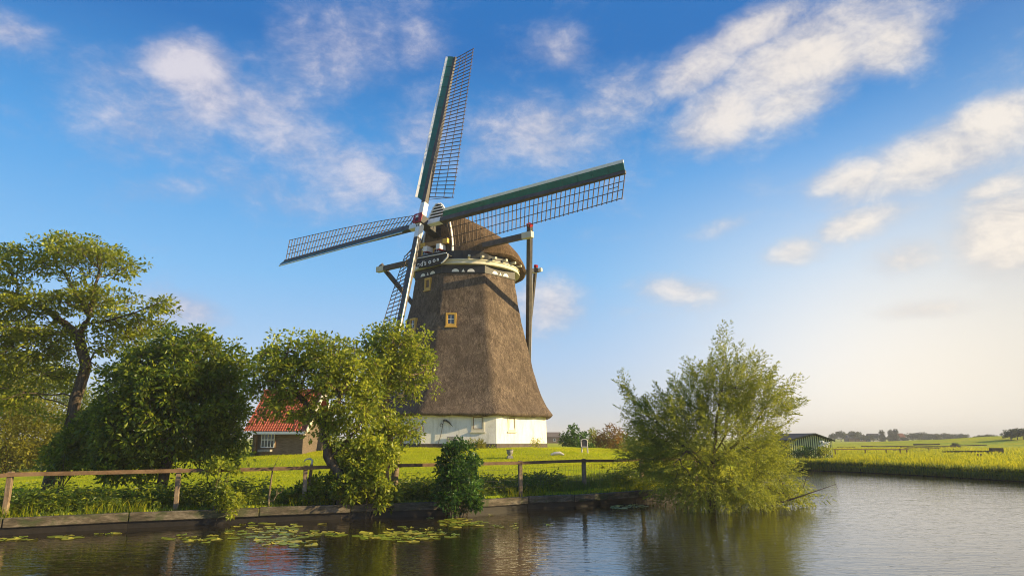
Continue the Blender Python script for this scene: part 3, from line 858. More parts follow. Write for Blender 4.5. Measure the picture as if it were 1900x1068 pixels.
# ================================================================== COTTAGE
def cottage():
    D = 38.5
    L0 = at(462, 800, D); R0 = at(560, 796, D)
    gzv = gz((L0[0] + R0[0]) / 2 + 1, D)
    ze = at(510, 797, D)[2]; W_ = 3.6; dx = R0[0] + 1.3 - L0[0]
    root = thing('cottage', (L0[0] + W_ / 2, D + 2.2, gzv), 'low wooden cottage with orange tiled roof between the trees', 'cottage')
    rz = math.radians(-6); a = np.array([math.cos(rz), math.sin(rz), 0]); b = np.array([-math.sin(rz), math.cos(rz), 0])
    o = np.array([L0[0] - .1, D, 0.0]); dep = 4.2; rise = 2.2
    P = lambda x, y, z: o + a * x + b * y + UP * z
    wl = W_ - .5
    mb = MB(); zb = gzv - .3
    vs = [P(.2, .3, zb), P(wl, .3, zb), P(wl, dep - .3, zb), P(.2, dep - .3, zb), P(.2, .3, ze), P(wl, .3, ze), P(wl, dep - .3, ze), P(.2, dep - .3, ze), P(.2, dep / 2, ze + rise - .25), P(wl, dep / 2, ze + rise - .25)]
    mb.add(vs, [(0, 1, 5, 4), (2, 3, 7, 6), (1, 2, 6, 9, 5), (3, 0, 4, 8, 7)])
    mb.build('wall', M['boards'], root)
    # pantile roof: corrugated in x, stepped down the slope
    n = 120; rows = 15
    for side in (0, 1):
        vs = []; 
        for j in range(rows + 1):
            for k in (0, 1):
                t = (j + (0 if k == 0 else .98)) / (rows + 1)
                y = -.15 + (dep / 2 + .15) * t; z = ze - .1 + (rise + .1) * t + (.035 if k == 0 else 0.0)
                if side: y = dep - y
                for i in range(n + 1):
                    x = -.15 + (W_ + .0) * i / n
                    vs.append(P(x, y, z + .035 * math.sin(i * 2 * PI / 4.8)))
        q = []
        for j in range(2 * rows + 1):
            for i in range(n): q.append((j * (n + 1) + i, j * (n + 1) + i + 1, (j + 1) * (n + 1) + i + 1, (j + 1) * (n + 1) + i))
        np_mesh('roof_slope', vs, q, M['tile'], root, False)
    mb = MB(); mb.tube([P(-.2, dep / 2, ze + rise + .03), P(W_ - .1, dep / 2, ze + rise + .03)], .13, 8); mb.build('ridge_tile', M['tile'], root)
    MB().bar(P(-.15, -.12, ze - .16), P(W_ - .2, -.12, ze - .16), .10, .14).build('fascia', M['white_paint'], root)
    mb = MB(); mb.bar(P(W_ - .12, -.15, ze - .1), P(W_ - .12, dep / 2, ze + rise), .05, .24); mb.bar(P(W_ - .12, dep + .15, ze - .1), P(W_ - .12, dep / 2, ze + rise), .05, .24)
    mb.build('barge_board', M['cream_paint'], root)
    def pane(x0, x1, z0, z1):
        mb = MB(); mb.bar(P(x0, .27, (z0 + z1) / 2), P(x1, .27, (z0 + z1) / 2), .08, z1 - z0); wo = mb.build('window', M['brown_wood'], root)
        mb = MB(); mb.bar(P(x0 + .06, .22, (z0 + z1) / 2), P(x1 - .06, .22, (z0 + z1) / 2), .03, z1 - z0 - .12); mb.build('pane', M['glass'], wo)
        mb = MB()
        for i in range(0, 5):
            x = x0 + .05 + (x1 - x0 - .1) * i / 4; mb.bar(P(x, .2, z0 + .03), P(x, .2, z1 - .03), .04, .03)
        for z in (z0 + .04, (z0 + z1) / 2, z1 - .04): mb.bar(P(x0 + .04, .2, z), P(x1 - .04, .2, z), .03, .04)
        mb.build('glazing_bar', M['white_paint'], wo)
    pane(.72, 1.55, gzv + .35, gzv + 1.25)
    MB().bar(P(.45, .2, zb), P(.45, .2, ze - .05), .16, .12, a).build('door_post', M['brown_wood'], root)
    MB().bar(P(.7, .12, gzv + .22), P(1.4, .12, gzv + .22), .3, .12).build('step', M['stone'], root)
cottage()

# ================================================================== QUAY
def quay():
    root = thing('timber_revetment', (QUAY[4][0], QUAY[4][1], 0), 'weathered timber bank edging of long planks along the canal', 'bank edging')
    pts = [np.array([p[0], p[1], 0.0]) for p in QUAY]
    seg = []
    for a, b in zip(pts[:-1], pts[1:]):
        k = max(1, int(round(np.linalg.norm(b - a) / 3.2)))
        for i in range(k): seg.append((a + (b - a) * i / k, a + (b - a) * (i + 1) / k))
    for i, (a, b) in enumerate(seg):
        d = unit(b - a); nrm = np.array([-d[1], d[0], 0])
        sag = RNG.normal() * .008
        MB().bar(a + UP * (.285 + sag) + d * .012 + nrm * .10, b + UP * (.285 + sag + RNG.normal() * .006) - d * .012 + nrm * .10, .22, .22).build('plank', M['quay_wood'], root, False, .012)
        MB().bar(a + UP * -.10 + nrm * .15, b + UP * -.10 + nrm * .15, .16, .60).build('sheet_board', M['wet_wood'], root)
    return root
quay()

# ================================================================== FENCE
def fence():
    cols = [(-160, 895, 963), (20, 878, 955), (332, 871, 942), (567, 866, 935), (718, 862, 925), (965, 857, 912), (1083, 853, 905), (1190, 850, 890), (1290, 849, 885)]
    P = []
    for px, yt, yb in cols:
        # plan distance: fence runs 0.7 m behind the planks
        best = None
        for Y in np.arange(12, 34, .05):
            q = at(px, yt, Y); s = sdist(np.array([q[0]]), np.array([q[1]]))[0]
            if s > .46 + (.5 if px > 1000 else 0): best = q; break
        P.append(best)
    root = thing('wooden_fence', (P[3][0], P[3][1], gz(P[3][0], P[3][1])), 'low brown post and rail fence along the canal bank', 'fence')
    for i, p in enumerate(P):
        z0 = gz(p[0], p[1]) - .25; lean = RNG.normal(size=2) * .03
        mb = MB(); mb.bar((p[0] + lean[0], p[1] + lean[1], z0), (p[0], p[1], p[2] + .05), .14, .12, (1, .3, 0)); mb.build('post', M['fence_wood'], root, False, .01)
    for a, b in zip(P[:-1], P[1:]):
        d = unit(b - a); nb = np.array([-d[1], d[0], 0])
        m = (a + b) / 2 + UP * RNG.normal() * .012
        mb = MB(); mb.bar(a - nb * .085 + UP * -.02, m - nb * .085 + UP * -.02, .045, .10); mb.bar(m - nb * .085 + UP * -.02, b - nb * .085 + UP * -.02, .045, .10)
        mb.build('rail', M['rail_wood'], root)
    # wire netting between the right hand posts
    for a, b in zip(P[4:7], P[5:8]):
        mb = MB(); za, zb = gz(a[0], a[1]), gz(b[0], b[1])
        for h in (.25, .45, .65, .8):
            n = 7
            for i in range(n):
                t0, t1 = i / n, (i + 1) / n; f = lambda t: a * (1 - t) + b * t
                q0, q1 = f(t0), f(t1); q0[2] = za * (1 - t0) + zb * t0 + h; q1[2] = za * (1 - t1) + zb * t1 + h
                mb.bar(q0, q1, .006, .006)
        for t in np.linspace(.04, .96, 22):
            q = a * (1 - t) + b * t; z = za * (1 - t) + zb * t; mb.bar((q[0], q[1], z), (q[0], q[1], z + .82), .005, .005)
        mb.build('wire_netting', M['steel'], root)
    return P
FP = fence()

# an old silver post with a bent top and a dead twig by the fence
p = FP[3] + np.array([.10, .16, 0]); zz0 = gz(p[0], p[1])
t = thing('old_post', (p[0], p[1], zz0), 'taller silvery post with a curled top standing behind the fence', 'post')
MB().tube([(p[0], p[1], zz0 - .2), (p[0] + .01, p[1], zz0 + .7), (p[0] + .03, p[1], zz0 + 1.12)], [.05, .05, .045], 8).build('shaft', M['fence_wood'], t)
MB().tube([(p[0] + .03, p[1], zz0 + 1.1), (p[0] + .05, p[1], zz0 + 1.22), (p[0] - .02, p[1], zz0 + 1.28), (p[0] - .14, p[1], zz0 + 1.26), (p[0] - .2, p[1], zz0 + 1.2)], [.03, .028, .026, .022, .012], 7).build('curled_wire', M['pale_stone'], t)
q = at(500, 905, FP[2][1] + 1.0)
t = thing('dead_stake', (q[0], q[1], gz(q[0], q[1])), 'thin dead stake with twisted bare twigs by the fence', 'stake')
zb = gz(q[0], q[1])
MB().tube([(q[0], q[1], zb - .1), (q[0] + .02, q[1], zb + .5), (q[0] + .05, q[1], zb + .95), (q[0] + .2, q[1], zb + 1.35)], [.03, .026, .02, .008], 7).build('stick', M['pale_bark'], t)
mb = MB(); mb.tube([(q[0], q[1], zb + .1), (q[0] + .14, q[1], zb + .12), (q[0] + .24, q[1] - .05, zb + .3), (q[0] + .36, q[1], zb + .36), (q[0] + .40, q[1], zb + .5)], [.018, .016, .013, .010, .006], 6)
mb.tube([(q[0] + .24, q[1] - .05, zb + .3), (q[0] + .22, q[1], zb + .42), (q[0] + .34, q[1], zb + .52)], [.012, .009, .005], 6); mb.build('twig', M['pale_bark'], t)

# ================================================================== LAWN ORNAMENTS
def urn():
    g = ground(946, 850); t = thing('garden_urn', g, 'small grey stone urn on the lawn in front of the mill', 'urn')
    k = g[1] / F; b = V3(g)
    MB().box((b[0], b[1], b[2] + .09), .34, .34, .18, .2, .92).build('pedestal', M['stone'], t)
    MB().lathe([(.09, .18), (.10, .22), (.17, .30), (.20, .42), (.19, .5), (.23, .56), (.21, .58), (.17, .5)], b, 20).build('bowl', M['stone'], t, True)
    pts = np.array(b) + np.stack([RNG.normal(size=40) * .09, RNG.normal(size=40) * .09, .5 + 0 * RNG.random(40)], 1)
    o = grass('plant', pts, .18, .03, M['blade'], .8, None, None, t)
    t.scale = (.8, .8, .72)
urn()
def chair():
    k0 = len(C.objects)
    g = ground(1085, 840); t = thing('garden_chair', g, 'grey garden chair with rounded white rimmed back by the dark bush', 'chair')
    x, y, z = g
    for sx in (-.2, .2):
        for sy in (-.18, .2): MB().bar((x + sx, y + sy, z - .05), (x + sx * .9, y + sy * .9, z + .42), .045, .045).build('leg', M['pale_stone'], t)
    MB().box((x, y, z + .43), .46, .46, .05).build('seat', M['pale_stone'], t)
    pr = [(-.2, .45), (.2, .45)] + [(.21 * math.cos(a), .80 + .14 * math.sin(a)) for a in np.linspace(0, PI, 12)]
    MB().prism(pr, .03, (x, y + .22, z), (1, 0, 0), (0, 0, 1)).build('backrest', M['stock'], t)
    mb = MB(); pp = [np.array([x + u * 1.06, y + .2, z + v * 1.02]) for u, v in [(-.2, .43)] + [(.21 * math.cos(a), .80 + .14 * math.sin(a)) for a in np.linspace(PI, 0, 12)] + [(.2, .43)]]
    mb.tube(pp, .032, 6); mb.build('back_frame', M['pale_stone'], t)
    t.scale = (.8, .8, .78)
chair()
g = ground(1035, 845); mb = MB()
mb.tube([g + np.array([-.36, 0, .05]), g + np.array([-.15, .03, .11]), g + np.array([.1, 0, .13]), g + np.array([.32, -.03, .05])], [.05, .09, .09, .04], 9)
o = mb.build('white_stone', M['pale_stone'], None, True); tag(o, 'low curved white stone lying on the lawn', 'stone')

# ================================================================== SHED
def shed():
    D = 60.; base = at(1504, 847, D); z0 = gz(base[0], D) - .1
    l = at(1463, 817, D); r_ = at(1543, 815, D); pk = at(1511, 805, D)
    root = thing('striped_shed', (base[0], D, z0), 'green and cream striped wooden shed with dark roof across the water', 'shed')
    ze = (l[2] + r_[2]) / 2; zp = pk[2]; x0, x1 = l[0], r_[0]; dep = 6.5; xm = pk[0]; sl = -.25
    sh = lambda y: -(y - D) * .12
    mb = MB(); vs = [(x0, D, z0), (x1, D, z0), (x1, D, ze), (xm, D, zp - .06), (x0, D, ze)]; k = 5
    vs += [(x + sh(D + dep) , D + dep, z) for x, y, z in vs]
    mb.add(vs, [(0, 1, 2, 3, 4), (9, 8, 7, 6, 5), (1, 6, 7, 2), (0, 4, 9, 5)]); mb.build('wall', M['shed_dark'], root)
    n = 20; mb = MB()
    for i in range(n):
        x = x0 + (x1 - x0) * (i + .5) / n
        zt = np.interp(x, [x0, xm, x1], [ze, zp, ze]) - .08
        mb.bar((x, D - .02, z0), (x, D - .02, zt), .105, .03, (0, 1, 0))
    mb.build('batten', M['shed_pale'], root)
    for s_, xa in ((-1, x0), (1, x1)):
        mb = MB(); ov = .18
        e = np.array([xa + s_ * ov, D - .25, ze - ov * (zp - ze) / abs(xa - xm)]); p = np.array([xm, D - .25, zp + .02]); bk = np.array([sh(D + dep), dep + .4, 0])
        th = UP * .07
        mb.add([e, p, p + bk, e + bk, e + th, p + th, p + bk + th, e + bk + th], [(0, 1, 2, 3), (7, 6, 5, 4), (0, 4, 5, 1), (1, 5, 6, 2), (2, 6, 7, 3), (3, 7, 4, 0)])
        mb.build('roof_slope', M['shed_roof'], root)
        MB().bar(e + np.array([0, -.02, .0]), p + np.array([0, -.02, .0]), .03, .12).build('verge_board', M['shed_dark'], root)
    return z0, D
shed()

# ================================================================== LILY PADS
def pad_mesh(seed):
    r = np.random.default_rng(seed); n = 15; v = [(0, 0, .006)]
    for i in range(n):
        t = .18 + (2 * PI - .36) * i / (n - 1); q = 1 + .05 * r.normal(); v.append((q * math.cos(t), q * math.sin(t), .004 + .022 * max(0, math.sin(t * 1.0 + seed)) ** 3 * (seed % 3 == 0) + .02 * r.random() * (r.random() < .4)))
    f = [(0, i, i + 1) for i in range(1, n)]
    me = bpy.data.meshes.new('lily_pad'); me.from_pydata(v, [], f); me.materials.append(M['pad'])
    a = me.attributes.new('rnd', 'FLOAT', 'POINT'); a.data.foreach_set('value', np.full(len(v), r.random(), dtype=np.float32)); me.update(); return me
PADS = [pad_mesh(s) for s in range(9)]
clusters = [   # px, py, half width, half height, number, label
    (30, 1000, 30, 3, 7, 'lily pad in the small patch at the far left under the planks'),
    (120, 996, 22, 3, 6, 'lily pad in the tight little patch near the left plank end'),
    (195, 990, 22, 3, 4, 'grey green lily pad close under the left planks'),
    (365, 1000, 48, 5, 16, 'lily pad in the thin scattered string left of the large patch'),
    (505, 985, 62, 13, 46, 'lily pad in the large patch below the taller curled post'),
    (528, 1006, 36, 5, 16, 'lily pad in the front fringe of the large patch on the water'),
    (610, 992, 32, 4, 10, 'lily pad in the narrow row right of the large patch'),
    (752, 995, 62, 7, 46, 'lily pad in the wide middle patch left of the dark bush'),
    (850, 970, 40, 7, 26, 'lily pad in the patch floating under the dark quay bush'),
    (760, 980, 50, 4, 9, 'lone lily pad scattered around the middle patch'),
    (930, 973, 60, 12, 12, 'small lone lily pad drifting right of the dark bush'),
    (1160, 940, 26, 4, 14, 'lily pad in the small patch left of the willow'),
]
npad = 0
for px, py, hw, hh, n, lab in clusters:
    placed = []
    tries = 0
    while len(placed) < n and tries < n * 40:
        tries += 1
        q = atz(px + hw * max(-1.5, min(1.5, random.gauss(0, .55))), py + hh * max(-1.5, min(1.5, random.gauss(0, .55))), 0)
        r_ = random.uniform(.09, .19) * (.6 if 'small lone' in lab or 'lone' in lab else 1)
        if sdist(q[:1], q[1:2])[0] > -.1: continue
        if any((q[0] - a) ** 2 + (q[1] - b) ** 2 < ((r_ + c) * .8) ** 2 for a, b, c in placed): continue
        placed.append((q[0], q[1], r_))
        o = bpy.data.objects.new('lily_pad', PADS[npad % 9]); npad += 1
        o.location = (q[0], q[1], .004 + .0015 * (npad % 3)); o.rotation_euler = (0, 0, random.uniform(0, 6.28)); o.scale = (r_, r_, 1)
        link(o); tag(o, lab, 'lily pad', lab.replace('lily pad', 'lily pads', 1))

# ================================================================== TREES
def P_(px, py, Y): return at(px, py, Y)
def gp(px, Y):
    x = (px - CX) / F * Y; return np.array([x, Y, gz(x, Y) - .1])

# 1 airy old oak on the left
D = 24.
b0 = gp(118, D)
paths = [[b0, P_(128, 800, D), P_(140, 740, D), P_(160, 680, D), P_(150, 640, D)],
         [P_(160, 680, D), P_(175, 655, D), P_(190, 640, D + .5)],
         [P_(150, 640, D), P_(145, 620, D), P_(165, 590, D - .3), P_(175, 540, D - .3), P_(185, 500, D - .2)],
         [P_(148, 625, D), P_(120, 600, D + .5), P_(80, 570, D + .8), P_(30, 545, D + .6)],
         [P_(160, 600, D), P_(200, 595, D - .6), P_(250, 580, D - 1), P_(310, 555, D - 1)],
         [P_(165, 585, D), P_(140, 540, D + .8), P_(115, 500, D + 1.)]]
ells = [ell(70, 475, 80, 28, D, 70), ell(150, 470, 60, 34, D, 80), ell(205, 490, 50, 32, D, 70), ell(30, 500, 60, 26, D, 60), ell(95, 455, 50, 18, D, 50),
        ell(20, 565, 60, 30, D, 80), ell(170, 545, 80, 18, D, 60, .6), ell(240, 600, 80, 26, D, 60), ell(300, 575, 30, 20, D, 30), ell(60, 620, 90, 26, D, 80), ell(110, 620, 60, 16, D, 60),
        ell(20, 670, 80, 30, D, 80), ell(90, 690, 60, 26, D, 50), ell(235, 640, 70, 20, D, 50), ell(120, 560, 90, 22, D, 80), ell(80, 650, 60, 20, D, 60), ell(215, 555, 50, 14, D, 50), ell(230, 690, 40, 20, D, 40), ell(10, 730, 70, 34, D, 60), ell(-60, 600, 90, 90, D, 90)]
broad_tree('oak_tree', 'tall airy oak with leaning trunk and see-through crown at the left', 'tree', paths, ells, M['leaf_oak'], M['bark'],
           2100, .24, .26, 40, .14, .075, .38, .020, .19, .8, 0, None, 'trunk', .1, .25, 170, .36, .5)

# 2 dense dark tree in front of it
D = 22.
b0 = gp(318, D)
paths = [[b0, P_(315, 840, D), P_(320, 780, D), P_(330, 720, D)], [P_(318, 840, D), P_(270, 780, D), P_(240, 740, D + .3)], [P_(318, 820, D), P_(370, 770, D - .3), P_(400, 730, D)]]
ells = [ell(340, 690, 95, 70, D, 85), ell(395, 745, 60, 75, D, 65), ell(260, 740, 70, 80, D, 70), ell(320, 770, 120, 80, D, 95), ell(230, 800, 45, 60, D, 55),
        ell(335, 640, 50, 30, D, 40), ell(300, 655, 26, 30, D, 28), ell(372, 628, 22, 20, D, 22), ell(438, 668, 18, 18, D, 20), ell(208, 765, 22, 26, D, 24), ell(215, 850, 32, 40, D, 34), ell(450, 780, 18, 26, D, 22), ell(405, 830, 45, 50, D, 45), ell(425, 690, 30, 40, D, 40), ell(255, 840, 60, 50, D, 55)]
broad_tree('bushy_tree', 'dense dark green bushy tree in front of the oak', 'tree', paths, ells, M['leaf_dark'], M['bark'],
           1700, .23, .27, 30, .16, .08, .28, .022, .16, .6, .3, None, 'trunk', .2, .25, 760, .7, .6)

# 3 sunlit shrubs behind the fence on the far left
bush('sunny_shrub', 'bright yellow green shrub beyond the lawn at the far left', 'shrub', gp(40, 36.), [ell(40, 795, 66, 66, 36), ell(-10, 750, 70, 75, 36), ell(75, 825, 44, 44, 36), ell(0, 840, 60, 34, 36)], M['leaf_yellow'], 20000, .16, .08, .5, None, 10, .3, True, 330)
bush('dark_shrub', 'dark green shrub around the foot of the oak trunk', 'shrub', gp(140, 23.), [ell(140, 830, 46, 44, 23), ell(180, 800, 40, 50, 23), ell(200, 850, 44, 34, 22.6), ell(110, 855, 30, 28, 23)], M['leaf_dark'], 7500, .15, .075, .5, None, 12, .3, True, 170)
bush('tall_shrub', 'tall olive shrub behind the oak trunk', 'shrub', gp(110, 39.), [ell(100, 755, 66, 66, 39), ell(50, 700, 60, 46, 39), ell(160, 790, 46, 66, 39)], M['leaf_oak'], 14000, .17, .08, .5, None, 10, .3, True, 260)
bush('leafy_hedge', 'dark leafy hedge behind the dense bushy tree', 'hedge', gp(250, 40.), [ell(210, 800, 60, 60, 40), ell(290, 805, 60, 55, 40), ell(360, 800, 70, 60, 40), ell(420, 800, 45, 55, 40)], M['leaf_dark'], 4500, .2, .10, .5, None, 10, .3, True, 150)

# 4 gnarled pair in front of the mill
D = 21.
b0 = gp(655, D)
paths = [[b0, P_(630, 880, D), P_(608, 845, D), P_(605, 800, D), P_(610, 760, D)], [P_(612, 850, D), P_(660, 800, D), P_(690, 750, D)],
         [P_(606, 800, D), P_(570, 750, D + .3), P_(530, 700, D)], [P_(608, 775, D), P_(640, 720, D - .2), P_(660, 680, D)]]
ells = [ell(510, 675, 42, 36, D, 50), ell(560, 655, 44, 28, D, 50), ell(615, 650, 48, 24, D, 50), ell(480, 715, 26, 22, D, 36), ell(520, 725, 40, 26, D, 45), ell(590, 700, 66, 34, D, 60), ell(500, 650, 22, 16, D, 24), ell(535, 640, 18, 14, D, 22),
        ell(655, 690, 50, 50, D, 50), ell(660, 755, 60, 42, D, 50), ell(580, 770, 40, 22, D, 40), ell(640, 810, 50, 40, D, 40), ell(500, 765, 32, 14, D, 30, .5)]
broad_tree('gnarled_tree', 'gnarled low tree with dark leaning trunk in front of the cottage', 'tree', paths, ells, M['leaf_mid'], M['bark'],
           1500, .20, .22, 36, .125, .072, .26, .020, .15, .6, .1, None, 'trunk', .15, .45, 230, .7, .42)
D = 22.5
b0 = gp(738, D)
paths = [[b0, P_(735, 850, D), P_(720, 800, D), P_(715, 760, D), P_(722, 710, D), P_(735, 660, D)], [P_(722, 745, D), P_(700, 715, D), P_(690, 680, D)],
         [P_(722, 710, D), P_(755, 700, D - .2), P_(785, 690, D)], [P_(732, 835, D), P_(760, 800, D), P_(785, 790, D)]]
ells = [ell(735, 625, 52, 26, D, 45), ell(700, 640, 36, 34, D, 40), ell(705, 690, 36, 36, D, 40), ell(725, 700, 30, 30, D, 40), ell(770, 655, 34, 34, D, 40), ell(795, 685, 18, 26, D, 30), ell(745, 665, 50, 20, D, 40, .5),
        ell(700, 700, 30, 20, D, 30, .5), ell(765, 725, 22, 22, D, 25), ell(700, 780, 36, 30, D, 40), ell(755, 800, 46, 26, D, 36), ell(700, 830, 46, 30, D, 40), ell(675, 740, 24, 30, D, 30)]
broad_tree('gnarled_tree', 'twisted open tree with sunny crown right in front of the mill', 'tree', paths, ells, M['leaf_mid'], M['pale_bark'],
           1100, .18, .22, 34, .125, .072, .24, .018, .12, .6, .0, None, 'trunk', .15, .5, 120, .7, .45)
bush('leafy_shrub', 'bright leafy shrub under the twisted tree at the fence', 'shrub', gp(690, 21.2), [ell(690, 872, 42, 48, 21.2), ell(675, 908, 38, 36, 21.2), ell(712, 842, 30, 30, 21.2), ell(700, 920, 34, 26, 21.2)], M['leaf_mid'], 4200, .14, .085, .6, None, 12, .3, True, 80)
bush('leafy_shrub', 'light green sprig bush growing through the fence below the dark tree', 'shrub', gp(418, 19.7), [ell(418, 895, 20, 40, 19.7), ell(425, 932, 30, 22, 19.7), ell(405, 865, 16, 18, 19.7)], M['leaf_mid'], 1500, .13, .07, .6, None, 8, .2, True, 40)
bush('leafy_shrub', 'shaded shrub around the foot of the leaning gnarled trunk', 'shrub', gp(622, 21.), [ell(640, 880, 28, 34, 21.3), ell(600, 905, 34, 20, 21), ell(650, 905, 30, 26, 20.8), ell(570, 912, 22, 14, 21)], M['leaf_dark'], 3200, .13, .07, .6, None, 8, .3, True, 80)  # dark leaf colour stands in for the shade at the trunk foot
bush('quay_bush', 'dark glossy green bush standing on the plank edge', 'bush', gp(850, 21.6), [ell(850, 872, 38, 48, 21.6), ell(848, 905, 46, 38, 21.5), ell(852, 836, 28, 22, 21.6), ell(850, 930, 40, 20, 21.2)], M['leaf_deep'], 6500, .12, .065, .6, None, 14, .35, True, 110)

# 5 willow leaning over the water
def willow():
    D = 24.6; b0 = np.array([*P_(1318, 930, D)[:2], -.1])
    root = thing('willow_tree', (b0[0], b0[1], 0), 'feathery green willow leaning over the water right of the mill', 'tree')
    paths = [[b0, P_(1320, 880, D), P_(1328, 800, D), P_(1340, 720, D), P_(1345, 640, D)], [P_(1320, 880, D), P_(1260, 820, D + .5), P_(1200, 770, D + .6), P_(1165, 720, D + .5)],
             [P_(1322, 860, D), P_(1390, 800, D), P_(1430, 740, D)], [P_(1320, 890, D), P_(1400, 900, D - .6), P_(1470, 920, D - .8)], [P_(1320, 870, D), P_(1280, 830, D - 1.2), P_(1250, 860, D - 1.6)],
             [P_(1321, 850, D), P_(1350, 800, D - 1.3), P_(1370, 780, D - 1.8)]]
    ells = [ell(1345, 682, 20, 46, D, 22, 1.2), ell(1350, 735, 50, 42, D, 50), ell(1400, 712, 24, 32, D, 28, .8), ell(1310, 735, 50, 40, D, 50), ell(1400, 755, 60, 46, D, 60), ell(1424, 776, 20, 30, D, 24, .8),
            ell(1255, 790, 60, 46, D, 60), ell(1200, 780, 28, 24, D, 28, .8), ell(1172, 745, 10, 28, D, 12, 1.), ell(1243, 758, 10, 24, D, 12, .9), ell(1320, 830, 115, 62, D, 90), ell(1270, 865, 66, 45, D, 60),
            ell(1380, 882, 78, 48, D, 66), ell(1425, 910, 46, 28, D, 38), ell(1215, 840, 40, 40, D, 42), ell(1474, 918, 22, 14, D, 22, .7), ell(1330, 905, 80, 34, D - 1.2, 50)]
    A = blob(2300, ells, .25)
    A = A[A[:, 2] > .12]
    nodes, par = grow(paths, A, .24, .27, 3., 160, .22)
    v, f, r, kids = tubes(nodes, par, .006, 2.3, .13)
    np_mesh('trunk', v, f, M['bark'], root, True)
    tips = np.where(r < .017)[0]; cen = P_(1325, 870, D)
    lf = Leafs()
    sel = tips[RNG.random(len(tips)) < .85]
    ex = blob(820, ells, .5); ex = ex[ex[:, 2] > .15]
    SP = np.concatenate([nodes[sel], ex])
    SD = np.concatenate([unit(nodes[sel] - nodes[np.maximum(par[sel], 0)] + 1e-6), unit(ex - cen)]); n = len(SP)
    hi = sm(SP[:, 2], 3.2, 6.2)[:, None]; lowf = sm(SP[:, 2], 2.4, .3)[:, None]
    d = unit(unit(SP - cen) * .8 + SD * .55 + RNG.normal(size=(n, 3)) * .30 + np.array([0, 0, .30]) + np.array([0, 0, .8]) * hi - np.array([0, 0, .55]) * lowf)
    Ls = .50 + .42 * RNG.random(n) + .15 * hi[:, 0]
    s1 = unit(np.cross(d, RNG.normal(size=(n, 3)) + np.array([0, 0, .6])))
    age = RNG.random(n) * .6
    KS, JL = 10, 9                       # side shoots per spray, leaves per shoot
    tt = np.linspace(.05, 1, KS)
    o0 = SP[:, None] + d[:, None] * (Ls[:, None] * tt[None])[..., None] + np.array([0, 0, -.10]) * ((tt[None] ** 2) * Ls[:, None])[..., None]
    sg = np.where(np.arange(KS) % 2 == 0, 1., -1.)[None, :, None]
    sd = unit(d[:, None] * .85 + s1[:, None] * sg * .75 + RNG.normal(size=(n, KS, 3)) * .16); sd[:, -1] = d
    sl = (.30 * (1.1 - .65 * tt))[None] * (.7 + .6 * RNG.random((n, KS)))
    o0 = o0.reshape(-1, 3); sd = sd.reshape(-1, 3); sl = sl.ravel(); m = len(o0)
    t = np.linspace(.08, 1, JL)
    base = o0[:, None] + sd[:, None] * (sl[:, None] * t[None])[..., None] + np.array([0, 0, -.16]) * ((t[None] ** 2) * sl[:, None])[..., None]
    s2 = unit(np.cross(sd, RNG.normal(size=(m, 3)) * .5 + np.array([0, 0, 1.])))
    sg = np.where(np.arange(JL) % 2 == 0, 1., -1.)[None, :, None]
    ld_ = unit(sd[:, None] * .8 + s2[:, None] * sg * .7 + RNG.normal(size=(m, JL, 3)) * .2)
    ag = np.clip(np.repeat(np.repeat(age, KS), JL) + .4 * RNG.random(m * JL), 0, 1)
    B = base.reshape(-1, 3); keep = (B[:, 2] > .02) & (RNG.random(len(B)) < .9)
    ll = .085 * (.7 + .6 * RNG.random(len(B)))
    lf.add(*leaves(B[keep], ld_.reshape(-1, 3)[keep], ll[keep], .024 + .010 * RNG.random(keep.sum()), .6, ag[keep], .1, .12))
    lf.build('crown', M['leaf_willow'], root)
    # bare bough reaching over the water
    mb = MB()
    mb.tube([P_(1400, 930, D - .7), P_(1455, 930, D - .9), P_(1500, 915, D - 1), P_(1535, 903, D - 1), P_(1552, 897, D - 1)], [.05, .035, .02, .011, .005], 6)
    mb.tube([P_(1490, 905, D - .9), P_(1496, 885, D - .9), P_(1512, 872, D - .9), P_(1524, 868, D - .9)], [.012, .010, .006, .003], 5)
    mb.tube([P_(1420, 925, D - .8), P_(1440, 945, D - 1), P_(1470, 950, D - 1.1)], [.03, .02, .008], 6)
    mb.tube([P_(1550, 897, D - 1), P_(1555, 908, D - 1), P_(1558, 920, D - 1)], [.006, .004, .002], 5)
    mb.build('bare_bough', M['bark'], root)
willow()

# 6 shrubs on the far lawn edge
bush('round_bush', 'round dark green bush on the lawn right of the mill', 'bush', gp(1068, 50.), [ell(1068, 815, 24, 23, 50), ell(1080, 822, 18, 16, 50), ell(1060, 825, 20, 16, 50)], M['leaf_deep'], 2200, .2, .10, .5, None, 8, .4, True, 60)
bush('russet_bush', 'green bush with orange brown tinged leaves between the round bush and the willow', 'bush', gp(1130, 51.), [ell(1135, 812, 24, 20, 51), ell(1122, 820, 22, 18, 51)], M['leaf_red'], 1700, .17, .08, .5, None, 8, .3, True, 60)
bush('olive_bush', 'olive green bush just behind the russet bush', 'bush', gp(1112, 53.), [ell(1110, 812, 18, 22, 53), ell(1150, 820, 20, 16, 53), ell(1175, 812, 24, 24, 53)], M['leaf_oak'], 2000, .2, .09, .5, None, 8, .3, True, 60)
bush('low_bush', 'low yellow green bush at the lawn edge beside the willow', 'bush', gp(1165, 42.), [ell(1160, 838, 30, 12, 42), ell(1190, 835, 24, 14, 42)], M['leaf_yellow'], 1100, .14, .07, .5, None, 6, .3, True, 40)
bush('border_plant', 'spiky green border plant at the mill wall below the window', 'plant', gp(882, 41.2), [ell(882, 830, 18, 11, 41.2)], M['leaf_yellow'], 700, .26, .04, .2, None, 6, .2, True, 26)
